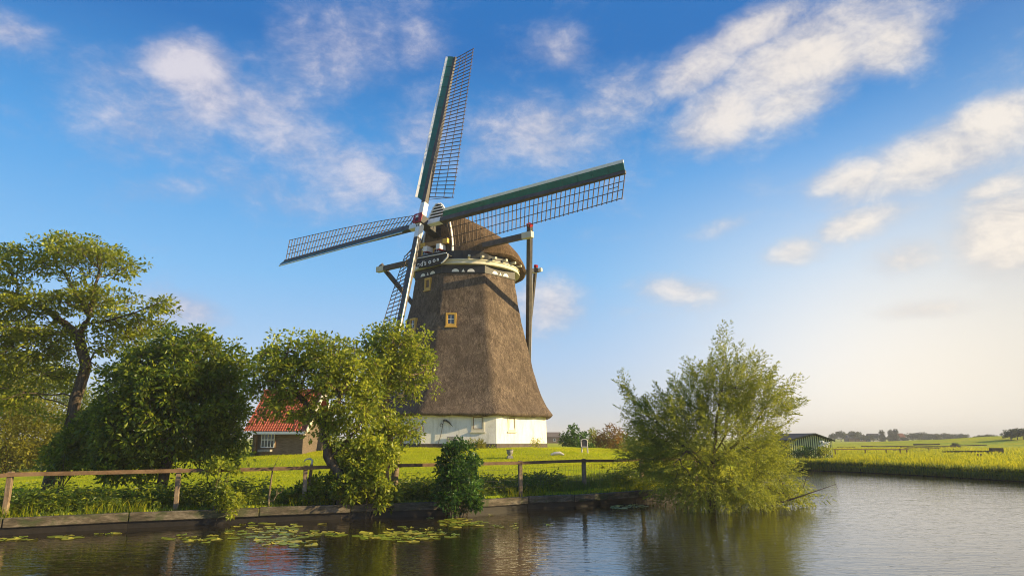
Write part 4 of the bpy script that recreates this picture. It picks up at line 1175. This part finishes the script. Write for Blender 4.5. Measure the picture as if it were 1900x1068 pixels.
bush('border_plant', 'dark green border plant at the foot of the mill left of the spiky one', 'plant', gp(850, 41.2), [ell(846, 836, 28, 10, 41.2), ell(905, 836, 18, 7, 41.2)], M['leaf_mid'], 900, .13, .07, .4, None, 6, .2, True, 34)
bush('border_plant', 'straw coloured seeding plant against the sunlit mill wall', 'plant', gp(993, 42.5), [ell(993, 823, 14, 8, 42.5)], M['blade_gold'], 260, .14, .03, .2, None, 6, .2, True, 20)
bush('shed_bush', 'dark bush in front of the striped shed', 'bush', gp(1495, 58.), [ell(1490, 841, 16, 8, 58), ell(1512, 842, 18, 8, 58)], M['leaf_deep'], 900, .2, .1, .4, None, 6, .4, True, 40)
sb = bush('flowering_shrub', 'shrub with white blossom at the right of the striped shed', 'shrub', gp(1530, 58.), [ell(1529, 836, 12, 14, 58)], M['leaf_mid'], 700, .16, .08, .4, None, 6, .3, True, 30)
mb = MB()
for k in range(26):
    q = at(1529 + random.gauss(0, 5), 824 + random.gauss(0, 3.5), 57.6 + random.uniform(-.3, .3)); mb.lathe([(.02, -.05), (.075, -.02), (.075, .03), (.02, .06)], q, 6)
mb.build('blossom', M['blossom'], sb)
bush('shed_scrub', 'dark scrub beside the left end of the shed', 'bush', gp(1445, 60.), [ell(1440, 838, 26, 14, 60)], M['leaf_dark'], 1100, .2, .1, .4, None, 6, .3, True, 40)

# ================================================================== HORIZON
def far_tree_mesh(seed, slim=False):
    global RNG
    keep = RNG; RNG = np.random.default_rng(seed)
    n = 7 if not slim else 4
    ells = [(0, 0, .62, .30, .30, .30)] + [(RNG.normal() * .22, RNG.normal() * .22, .45 + .3 * RNG.random(), .2 + .12 * RNG.random(), .2, .16 + .1 * RNG.random()) for _ in range(n)]
    if slim: ells = [(0, 0, .55, .13, .13, .42), (0, 0, .3, .17, .17, .25), (0.02, 0, .85, .06, .06, .15)]
    cen = blob(60, ells, .5); k = 26; T = np.repeat(np.arange(len(cen)), k); u = unit(RNG.normal(size=(len(T), 3)))
    pos = cen[T] + u * .09 * RNG.random((len(T), 1)) ** .5
    age = RNG.random(len(cen)) * .55
    v, t, r = leaves(pos, u, .075, .055, .5, np.clip(age[T] + RNG.random(len(T)) * .45, 0, 1))
    RNG = keep
    me = bpy.data.meshes.new('crown'); me.from_pydata([tuple(map(float, p)) for p in v], [], [tuple(map(int, p)) for p in t]); me.materials.append(M['leaf_far'])
    a = me.attributes.new('rnd', 'FLOAT', 'POINT'); a.data.foreach_set('value', r.astype(np.float32)); me.update()
    tb = MB(); tb.tube([(0, 0, -.02), (.01, 0, .3), (0, 0, .6)], [.035, .028, .012], 6)
    tm = bpy.data.meshes.new('trunk'); tm.from_pydata(tb.v, [], tb.f); tm.materials.append(M['bark']); tm.update()
    return me, tm
FT = [far_tree_mesh(s) for s in (1, 2, 3, 4, 5)]; FS = [far_tree_mesh(s, True) for s in (11, 12)]
def far_tree(name, px, ytop, ybase, Y, wpx, protos, label, group=None, i=0):
    x = (px - CX) / F * Y; z0 = gz(x, Y) - .1; ytop = ytop - (4 * math.sin(i * 2.3) if name == 'horizon_tree' else 0); h = at(px, ytop, Y)[2] - z0; wd = wpx / F * Y
    cm, tm = protos[i % len(protos)]
    root = thing(name, (x, Y, z0), label, 'tree', group); root.scale = (wd, wd, h); root.rotation_euler = (0, 0, i * 1.7)
    for nm, me in (('crown', cm), ('trunk', tm)):
        o = link(bpy.data.objects.new(nm, me)); o.parent = root
    return root
GR = 'trees along the hazy horizon'; LB = 'round grey green tree in the hazy tree line on the horizon right of the shed'
for i, (px, yt, wp_) in enumerate([(1533, 803, 16), (1546, 801, 24), (1558, 799, 30), (1572, 801, 26), (1583, 808, 22), (1592, 804, 24), (1604, 809, 22), (1612, 803, 24), (1626, 808, 18), (1650, 806, 26), (1662, 806, 24), (1676, 804, 28), (1688, 803, 30),
                                   (1698, 807, 22), (1706, 806, 26), (1716, 803, 26), (1727, 808, 22), (1736, 806, 26), (1746, 805, 24), (1757, 803, 28), (1766, 806, 22), (1776, 812, 18)]):
    far_tree('horizon_tree', px, yt, 822, 330 + 40 * ((i * 7) % 5) / 5, wp_ * 1.05, FT, LB, GR, i)
for i, (px, yt, lab) in enumerate([(1621, 798, 'tall pointed tree on the horizon, left of the three spires'), (1637, 797, 'pale slender tree on the horizon, middle of the three spires'), (1646, 796, 'narrow dark tree on the horizon, right of the three spires')]):
    far_tree('pointed_tree', px, yt, 820, 345, 26, FS, lab, None, i)
for i, (px, yt, wp_, Y) in enumerate([(1790, 808, 22, 215), (1803, 806, 22, 212), (1813, 804, 22, 209)]):
    far_tree('dyke_tree', px, yt, 816, Y, wp_, FT, 'small tree on the lower slope of the grassy dyke', 'small trees on the dyke slope', i + 2)
for i, (px, yt, wp_, lab) in enumerate([(1854, 797, 26, 'left tree of the clump on top of the dyke'), (1866, 793, 26, 'tall middle tree of the clump on top of the dyke'), (1877, 793, 30, 'broad right tree of the clump on top of the dyke')]):
    far_tree('dyke_tree', px, yt, 808, 158, wp_, FT, lab, 'clump of trees on the dyke', i)
for i, (px, yt, wp_) in enumerate([(1012, 808, 20), (1022, 811, 18), (1040, 810, 22), (1053, 812, 20)]):
    far_tree('horizon_tree', px, yt, 820, 260, wp_, FT, 'distant tree on the horizon between the mill and the round bush', 'distant trees right of the mill', i)
far_tree('field_bush', 1752, 821, 828, 150, 14, FT, 'lone rounded bush out in the field before the dyke', None, 3)

def farm(px, Y, w, h, rh, label, wallm, roofm):
    x = (px - CX) / F * Y; z = gz(x, Y) - .1; t = thing('farmhouse', (x, Y, z), label, 'house')
    MB().box((x, Y, z + h / 2), w, 5, h).build('wall', wallm, t)
    mb = MB(); a, b = w / 2 + .3, 2.8
    mb.add([(x - a, Y - b, z + h), (x + a, Y - b, z + h), (x + a, Y + b, z + h), (x - a, Y + b, z + h), (x - a, Y, z + h + rh), (x + a, Y, z + h + rh)], [(0, 1, 5, 4), (2, 3, 4, 5), (1, 2, 5), (3, 0, 4), (3, 2, 1, 0)])
    mb.build('roof', roofm, t)
    wo = MB().box((x + w * .2, Y - 2.52, z + h * .55), w * .16, .06, h * .4).build('window', M['white_paint'], t)
    MB().box((x + w * .2, Y - 2.56, z + h * .55), w * .12, .04, h * .32).build('pane', M['glass'], wo)
farm(1652, 352, 3.6, 1.8, 2.4, 'far house with steep reddish roof below the three spires', M['cream_paint'], M['russet_roof'])
farm(1572, 352, 9, 1.8, 1.6, 'long low far house under the tree line', M['brown_wood'], M['shed_roof'])
farm(1604, 352, 5, 2.2, 1.8, 'small far house with dark roof right of the long low one', M['white_wall'], M['shed_roof'])
farm(1020, 240, 6, 2.2, 1.6, 'far brown house seen between the mill and the round bush', M['brown_wood'], M['boards'])

# ditches, rails and stakes out in the meadows
def strip(name, pa, pb, h, d, mat):
    a = ground(*pa); b = ground(*pb); b[1] = a[1] + (b[1] - a[1]) * .3
    n = 10; mb = MB()
    for i in range(n):
        p = a + (b - a) * i / n; q = a + (b - a) * (i + 1) / n
        p[2] = gz(p[0], p[1]) + h / 2 - .03; q[2] = gz(q[0], q[1]) + h / 2 - .03; mb.bar(p, q, d, h)
    return mb.build(name, mat)
for k, (pa, pb, h) in enumerate([((1600, 828.5), (1655, 828), .24), ((1664, 829.5), (1757, 828.5), .30), ((1680, 832.5), (1720, 832), .2), ((1696, 825.5), (1745, 825), .35), ((1765, 826.5), (1830, 826), .22), ((1660, 836), (1700, 835.5), .14), ((1555, 830), (1580, 829.5), .2)]):
    o = strip('ditch', pa, pb, h, .6, M['soil']); tag(o, kind='structure')
a = ground(1748, 840); b = ground(1890, 842); b[1] = a[1] - 3
t = thing('dark_boarding', (b[0], b[1], gz(b[0], b[1])), 'long low dark board edging with a taller end out in the right meadow', 'edging')
mb = MB(); n = 8
for i in range(n):
    p = a + (b - a) * i / n; q = a + (b - a) * (i + 1) / n; hh = .12 + .34 * (i + 1) / n; p[2] = gz(p[0], p[1]) + .05; q[2] = gz(q[0], q[1]) + .05; mb.bar(p + UP * .08, q + UP * .12, .15, hh)
mb.build('boarding', M['wet_wood'], t)
MB().box((b[0] - .6, b[1] - .1, gz(b[0], b[1]) + .32), 1.3, .5, .62).build('end_block', M['wet_wood'], t)
a = ground(1548, 843); b = ground(1622, 839); b[1] = a[1] + 1.5
t = thing('rail_fence', (a[0], a[1], gz(a[0], a[1])), 'single dark rail fence in the meadow right of the shed', 'fence')
za = at(1548, 833, a[1])[2]; zb = at(1622, 833, b[1])[2]
MB().bar((a[0], a[1], za), (b[0], b[1], zb), .06, .10).build('rail', M['rail_wood'], t)
for s_ in (.02, .42, .70, .98):
    p = a + (b - a) * s_; MB().bar((p[0], p[1] + .08, gz(p[0], p[1]) - .2), (p[0], p[1] + .08, za + (zb - za) * s_ + .05), .09, .09).build('post', M['rail_wood'], t)
for i, (px, yt, yb, lab) in enumerate([(1671, 831, 843, 'thin stake in the meadow below the spires'), (1724, 830, 836, 'short dark stake in the middle of the meadow'), (1815, 841, 848, 'left stake of the pair by the dark board edging'), (1821, 841, 848, 'right stake of the pair by the dark board edging'), (1770, 832, 836, 'stubby stake before the dyke')]):
    g_ = ground(px, yb); zt = at(px, yt, g_[1])[2]
    o = MB().bar((g_[0], g_[1], g_[2] - .2), (g_[0], g_[1], zt), .10, .10).build('meadow_stake', M['rail_wood'], None); tag(o, lab, 'stake')

# ================================================================== GRASS
def along(pts, n, d0, d1):
    """random points in a strip d0..d1 metres inland of a shoreline"""
    pts = np.array(pts, float); seg = np.linalg.norm(np.diff(pts, axis=0), axis=1); cum = np.concatenate([[0], np.cumsum(seg)])
    s = RNG.random(n) * cum[-1]; k = np.clip(np.searchsorted(cum, s) - 1, 0, len(seg) - 1); t = (s - cum[k]) / seg[k]
    d = np.diff(pts, axis=0)[k] / seg[k][:, None]; nr = np.stack([-d[:, 1], d[:, 0]], 1)
    off = d0 + (d1 - d0) * RNG.random(n)
    q = pts[k] + d * (t * seg[k])[:, None] + nr * off[:, None]
    return np.stack([q[:, 0], q[:, 1], height(q[:, 0], q[:, 1])], 1), off
qv = np.array([p for p in QUAY]); qv = np.vstack([qv[0] + (qv[1] - qv[0]) * .55, qv[1:]])
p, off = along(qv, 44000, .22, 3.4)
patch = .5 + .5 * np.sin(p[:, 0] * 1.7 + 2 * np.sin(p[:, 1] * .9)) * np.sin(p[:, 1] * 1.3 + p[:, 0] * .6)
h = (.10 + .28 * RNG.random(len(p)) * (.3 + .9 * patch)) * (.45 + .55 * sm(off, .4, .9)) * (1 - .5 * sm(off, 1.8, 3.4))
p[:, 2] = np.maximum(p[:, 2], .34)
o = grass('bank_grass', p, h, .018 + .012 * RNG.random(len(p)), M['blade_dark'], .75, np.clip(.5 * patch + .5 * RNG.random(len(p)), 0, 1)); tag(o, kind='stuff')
p, off = along(qv, 2600, .20, .5)
p[:, 2] = np.maximum(p[:, 2], .36); cl = np.sin(p[:, 0] * 2.9) + np.sin(p[:, 0] * 1.1 + 1) > .4
p = p[cl]
o = grass('bank_grass', p, .12 + .28 * RNG.random(len(p)), .02, M['blade_gold'], 1.0); tag(o, kind='stuff')
# broad-leaved weeds on the left half of the bank
p, off = along(qv[:6], 3000, .62, 2.8)
p[:, 2] = np.maximum(p[:, 2], .36)
hs = .12 + .55 * RNG.random(len(p)) ** 1.3 * (.35 + .65 * (np.sin(p[:, 0] * 1.3 + .5) > -.2)); K = 7
T = np.repeat(np.arange(len(p)), K); fr = np.tile(np.linspace(.25, 1, K), len(p))
pos = p[T] + np.stack([RNG.normal(size=len(T)) * .03, RNG.normal(size=len(T)) * .03, hs[T] * fr], 1)
u = unit(np.stack([RNG.normal(size=len(T)), RNG.normal(size=len(T)), .25 + .3 * RNG.random(len(T))], 1))
lf = Leafs(); lf.add(*leaves(pos, u, .10 + .08 * RNG.random(len(T)), .05, .8, np.clip((RNG.random(len(p)) * .6)[T] + .35 * RNG.random(len(T)), 0, 1), .15, .3))
o = lf.build('undergrowth', M['leaf_mid']); tag(o, kind='stuff')
p, off = along(qv, 2600, .62, 2.4)
p[:, 2] = np.maximum(p[:, 2], .36); p = p[np.sin(p[:, 0] * 1.9) + np.sin(p[:, 0] * .7 + 2) > -.5]
hs = .10 + .45 * RNG.random(len(p)) ** 1.5; K = 12; T = np.repeat(np.arange(len(p)), K)
pos = p[T] + np.stack([RNG.normal(size=len(T)) * .07, RNG.normal(size=len(T)) * .07, hs[T] * (.3 + .7 * RNG.random(len(T)))], 1)
u = unit(np.stack([RNG.normal(size=len(T)), RNG.normal(size=len(T)), .5 + .5 * RNG.random(len(T))], 1))
lf = Leafs(); lf.add(*leaves(pos, u, .12 + .12 * RNG.random(len(T)), .045, .7, np.clip((RNG.random(len(p)) ** 2 * .7)[T] + .3 * RNG.random(len(T)), 0, 1), .15, .35))
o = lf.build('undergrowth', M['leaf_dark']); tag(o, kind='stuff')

# lawn turf
n = 120000
x = RNG.uniform(-20, 12, n); y = RNG.uniform(18, 44, n)
keep = (sdist(x, y) > 1.6) & (np.hypot(x - AX, y - AY) > 6.2) & (x > -.8 * y) & (np.abs(x) < .78 * y)
x, y = x[keep], y[keep]; patch = .5 + .5 * np.sin(x * .9 + 2 * np.sin(y * .6)) * np.sin(y * .8 + x * .3)
o = grass('lawn_grass', np.stack([x, y, height(x, y) - .01], 1), .03 + .06 * RNG.random(len(x)), .014 + .012 * RNG.random(len(x)), M['blade'], .9, np.clip(.35 + .3 * patch + .35 * RNG.random(len(x)), 0, 1)); tag(o, kind='stuff')

# ripe reeds on the far bank
fb = [np.array(v) for v in ((15.5, 45.5), (19.2, 52.5))] + [WATER_POLY[i] for i in range(12, 16)] + [np.array((41, 16.5))]
p, off = along(fb, 42000, .05, 4.5)
p[:, 2] = np.maximum(p[:, 2], .05)
patch = .5 + .5 * np.sin(p[:, 0] * .8 + 1.5 * np.sin(p[:, 1] * .5)) * np.sin(p[:, 1] * .45)
h = (np.where(off < 1.0, .22, .16) + .42 * RNG.random(len(p)) ** 1.5 * (.15 + 1.1 * patch ** 2)) * (.55 + .9 * (.5 + .5 * np.sin(p[:, 0] * .9 + p[:, 1] * .35) * np.sin(p[:, 0] * .37 + 1.1))) * (1 + .7 * (np.sin(p[:, 0] * 1.3 + p[:, 1] * .8) > .9))
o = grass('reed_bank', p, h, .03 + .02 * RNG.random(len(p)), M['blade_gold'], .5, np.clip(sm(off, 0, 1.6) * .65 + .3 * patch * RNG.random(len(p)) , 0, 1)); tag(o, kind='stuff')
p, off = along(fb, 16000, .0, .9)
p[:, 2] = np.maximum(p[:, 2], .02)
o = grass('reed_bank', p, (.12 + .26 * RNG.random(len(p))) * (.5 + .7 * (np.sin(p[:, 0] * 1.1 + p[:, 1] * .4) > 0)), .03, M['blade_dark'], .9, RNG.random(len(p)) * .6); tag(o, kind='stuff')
# rough meadow tussocks beyond
n = 60000
y = 36 + 90 * RNG.random(n) ** 1.6; x = y * RNG.uniform(.36, .82, n)
keep = sdist(x, y) > 3.5; x, y = x[keep], y[keep]
patch = .5 + .5 * np.sin(x * .35 + 2 * np.sin(y * .13)) * np.sin(y * .31 + x * .1)
o = grass('meadow_grass', np.stack([x, y, height(x, y)], 1), (.10 + .22 * RNG.random(len(x))) * (.5 + .8 * patch), .04 + .03 * RNG.random(len(x)), M['blade_gold'], .6, np.clip(.2 + .35 * patch + .35 * RNG.random(len(x)), 0, 1)); tag(o, kind='stuff')

# ================================================================== LIGHT, SKY, CAMERA
SUN_EL, SUN_AZ = math.radians(21), math.radians(97)      # azimuth clockwise from +Y
S = Vector((math.sin(SUN_AZ) * math.cos(SUN_EL), math.cos(SUN_AZ) * math.cos(SUN_EL), math.sin(SUN_EL)))
ld = bpy.data.lights.new('sun', 'SUN'); ld.energy = 5.0; ld.angle = math.radians(.6); ld.color = (1.0, .76, .40)
lo = link(bpy.data.objects.new('sun', ld)); lo.rotation_euler = S.to_track_quat('Z', 'Y').to_euler(); lo.location = (60, -10, 40)

wd = bpy.data.worlds.new('World'); scn.world = wd; wd.use_nodes = True
nt = wd.node_tree; bg = nt.nodes['Background']
sky = nd(nt, 'ShaderNodeTexSky', sky_type='NISHITA'); sky.sun_disc = False; sky.sun_elevation = SUN_EL; sky.sun_rotation = SUN_AZ
sky.altitude = 0; sky.air_density = 1.0; sky.dust_density = .6; sky.ozone_density = 2.0
STR = .10
tc = nd(nt, 'ShaderNodeTexCoord'); G = tc.outputs['Generated']
sep = nd(nt, 'ShaderNodeSeparateXYZ'); nt.links.new(G, sep.inputs[0])
def mr(v, a, b, c=0., d=1., smooth=True):
    m = nd(nt, 'ShaderNodeMapRange'); m.interpolation_type = 'SMOOTHSTEP' if smooth else 'LINEAR'
    for k, x in zip(('From Min', 'From Max', 'To Min', 'To Max'), (a, b, c, d)): m.inputs[k].default_value = x
    nt.links.new(v, m.inputs['Value']); return m.outputs[0]
# clear air: deep blue overhead, pale and warm low on the sunny side
EXP = .95; k = 1 / STR / 2 ** EXP
zen = ramp(nt, mr(sep.outputs['Z'], -.02, .62, 0, 1, False), [(.03, (.58 * k, .64 * k, .74 * k)), (.20, (.40 * k, .60 * k, .90 * k)), (.38, (.20 * k, .52 * k, .92 * k)), (.60, (.06 * k, .36 * k, .82 * k)), (.84, (.0, .16 * k, .53 * k))])
blue = mixc(nt, .86, sky.outputs[0], zen)
sunny = math_(nt, 'MULTIPLY', mr(sep.outputs['X'], .02, .62), mr(sep.outputs['Z'], .46, .04))
air = mixc(nt, math_(nt, 'MULTIPLY', sunny, .96), blue, (1.22 * k, 1.10 * k, .92 * k))
haze_r = math_(nt, 'MULTIPLY', mr(sep.outputs['X'], .38, .72), mr(sep.outputs['Z'], .75, .1))
air = mixc(nt, math_(nt, 'MULTIPLY', haze_r, .45), air, (.42 * k, .45 * k, .45 * k))
# clouds: drifting banks in given directions of the sky, broken up by noise
acc = None
def cloud(px, py, a, b, rot, w_):
    global acc
    c = ray(px, py); dist = np.linalg.norm(c); c = c / dist
    R = np.cross(c, UP); R /= np.linalg.norm(R); T = np.cross(R, c)
    t = math.radians(rot); X = R * math.cos(t) + T * math.sin(t); Y = -R * math.sin(t) + T * math.cos(t)
    mat = Matrix(((X[0], Y[0], -c[0]), (X[1], Y[1], -c[1]), (X[2], Y[2], -c[2])))
    mp = nd(nt, 'ShaderNodeMapping', vector_type='TEXTURE'); mp.inputs['Location'].default_value = V3(c); mp.inputs['Rotation'].default_value = mat.to_euler('XYZ')
    mp.inputs['Scale'].default_value = (a / F / dist, b / F / dist, .5)
    nt.links.new(G, mp.inputs['Vector']); ln = nd(nt, 'ShaderNodeVectorMath', operation='LENGTH'); nt.links.new(mp.outputs[0], ln.inputs[0])
    v = mr(ln.outputs['Value'], 0, 1.25, w_, 0)
    acc = v if acc is None else math_(nt, 'MAXIMUM', acc, v)
for cdef in [(355, 130, 112, 92, 0, 1.45), (385, 185, 105, 85, -20, 1.15), (300, 215, 230, 150, 15, .82), (620, 95, 230, 150, 20, .74), (540, 260, 300, 130, -25, .78), (320, 350, 150, 60, 15, .62), (770, 85, 90, 80, 0, .62), (680, 330, 180, 90, -20, .62), (480, 340, 220, 70, -15, .60),
             (1510, 100, 280, 120, 10, 1.22), (1290, 130, 170, 70, 20, 1.05), (1335, 215, 150, 95, 20, 1.15), (1650, 80, 120, 100, 0, 1.25), (1400, 60, 160, 60, 15, 1.1), (1180, 180, 220, 80, 10, .72), (960, 250, 270, 110, 5, .70), (800, 230, 190, 120, 0, .62), (1460, 190, 190, 80, 15, .9),
             (1740, 285, 290, 75, 14, 1.2), (1830, 225, 130, 55, 10, 1.25), (1590, 330, 130, 52, 8, 1.15), (1870, 430, 120, 105, 25, 1.25), (1580, 415, 140, 44, 14, .92), (1475, 465, 90, 40, 12, .88), (1680, 480, 90, 44, 5, .74), (1850, 350, 90, 34, 8, .8),
             (1245, 535, 110, 38, -10, .78), (1330, 425, 80, 30, 8, .64), (1015, 572, 95, 75, 15, 1.0), (1700, 577, 110, 26, 0, .7), (345, 580, 110, 55, -15, .92), (20, 60, 90, 50, 0, .55), (1040, 90, 90, 60, -30, .55), (60, 500, 60, 40, 0, .3)]: cloud(*cdef)
mpn = nd(nt, 'ShaderNodeMapping'); mpn.inputs['Scale'].default_value = (1, 1, 1.7); mpn.inputs['Rotation'].default_value = (0, .25, 0); nt.links.new(G, mpn.inputs['Vector'])
n1 = noise(nt, mpn.outputs[0], 4.5, 9, .60, .35); n2 = noise(nt, mpn.outputs[0], 13, 8, .66, .5)
fb_ = math_(nt, 'ADD', math_(nt, 'MULTIPLY', n1, .72), math_(nt, 'MULTIPLY', n2, .28))
den = math_(nt, 'ADD', acc, math_(nt, 'MULTIPLY', math_(nt, 'SUBTRACT', fb_, .5), 2.2))
n3 = noise(nt, mpn.outputs[0], 34, 6, .65, .3)
den = math_(nt, 'ADD', den, math_(nt, 'MULTIPLY', math_(nt, 'SUBTRACT', n3, .5), .55))
alpha = math_(nt, 'ADD', math_(nt, 'MULTIPLY', mr(den, .42, 1.25), .42), math_(nt, 'MULTIPLY', mr(den, .05, .85), .56))
tone = mr(math_(nt, 'ADD', math_(nt, 'MULTIPLY', den, .5), math_(nt, 'ADD', n2, math_(nt, 'MULTIPLY', n3, .5))), .75, 1.5)
cw = mixc(nt, mr(sep.outputs['X'], -.25, .45), (.80 * k, .75 * k, .80 * k), (1.02 * k, .92 * k, .80 * k))
cdk = mixc(nt, mr(sep.outputs['X'], -.25, .45), (.40 * k, .43 * k, .60 * k), (.60 * k, .57 * k, .58 * k))
cc = mixc(nt, tone, cdk, cw)
up_ = mr(sep.outputs['Z'], -.01, .05)
fin = mixc(nt, math_(nt, 'MULTIPLY', math_(nt, 'MULTIPLY', alpha, .88), up_), air, cc)
nt.links.new(fin, bg.inputs['Color']); bg.inputs['Strength'].default_value = STR

# far air
HAZE = True
if HAZE:
    m = bpy.data.materials.new('haze'); m.use_nodes = True; n_ = m.node_tree; n_.nodes.remove(n_.nodes['Principled BSDF'])
    vo = n_.nodes.new('ShaderNodeVolumePrincipled'); vo.inputs['Density'].default_value = .0006; vo.inputs['Color'].default_value = (.86, .90, .95, 1); vo.inputs['Anisotropy'].default_value = .0
    n_.links.new(vo.outputs[0], n_.nodes['Material Output'].inputs['Volume'])
    mb = MB(); mb.box((0, 1440, 15.), 5400, 3300, 34.); o = mb.build('haze', m); tag(o, kind='stuff')

cam = bpy.data.cameras.new('camera'); cam.sensor_width = 36; cam.lens = F / 1900 * 36; cam.clip_end = 8000; cam.clip_start = .1
co = link(bpy.data.objects.new('camera', cam)); co.location = (0, 0, EYE); co.rotation_euler = (PI / 2 + TH, 0, 0); scn.camera = co

scn.view_settings.view_transform = 'Standard'; scn.view_settings.look = 'None'; scn.view_settings.exposure = EXP; scn.view_settings.gamma = 1
scn.render.engine = 'CYCLES'
cy = scn.cycles; cy.use_denoising = True; cy.max_bounces = 8; cy.transparent_max_bounces = 8; cy.diffuse_bounces = 3; cy.glossy_bounces = 3; cy.transmission_bounces = 3; cy.volume_bounces = 0
cy.use_adaptive_sampling = True; cy.adaptive_threshold = .02; cy.sample_clamp_indirect = 6; cy.time_limit = 700

cy.pixel_filter_type = 'BLACKMAN_HARRIS'; cy.filter_width = 1.05; cy.adaptive_threshold = .006; cy.denoising_prefilter = 'ACCURATE'
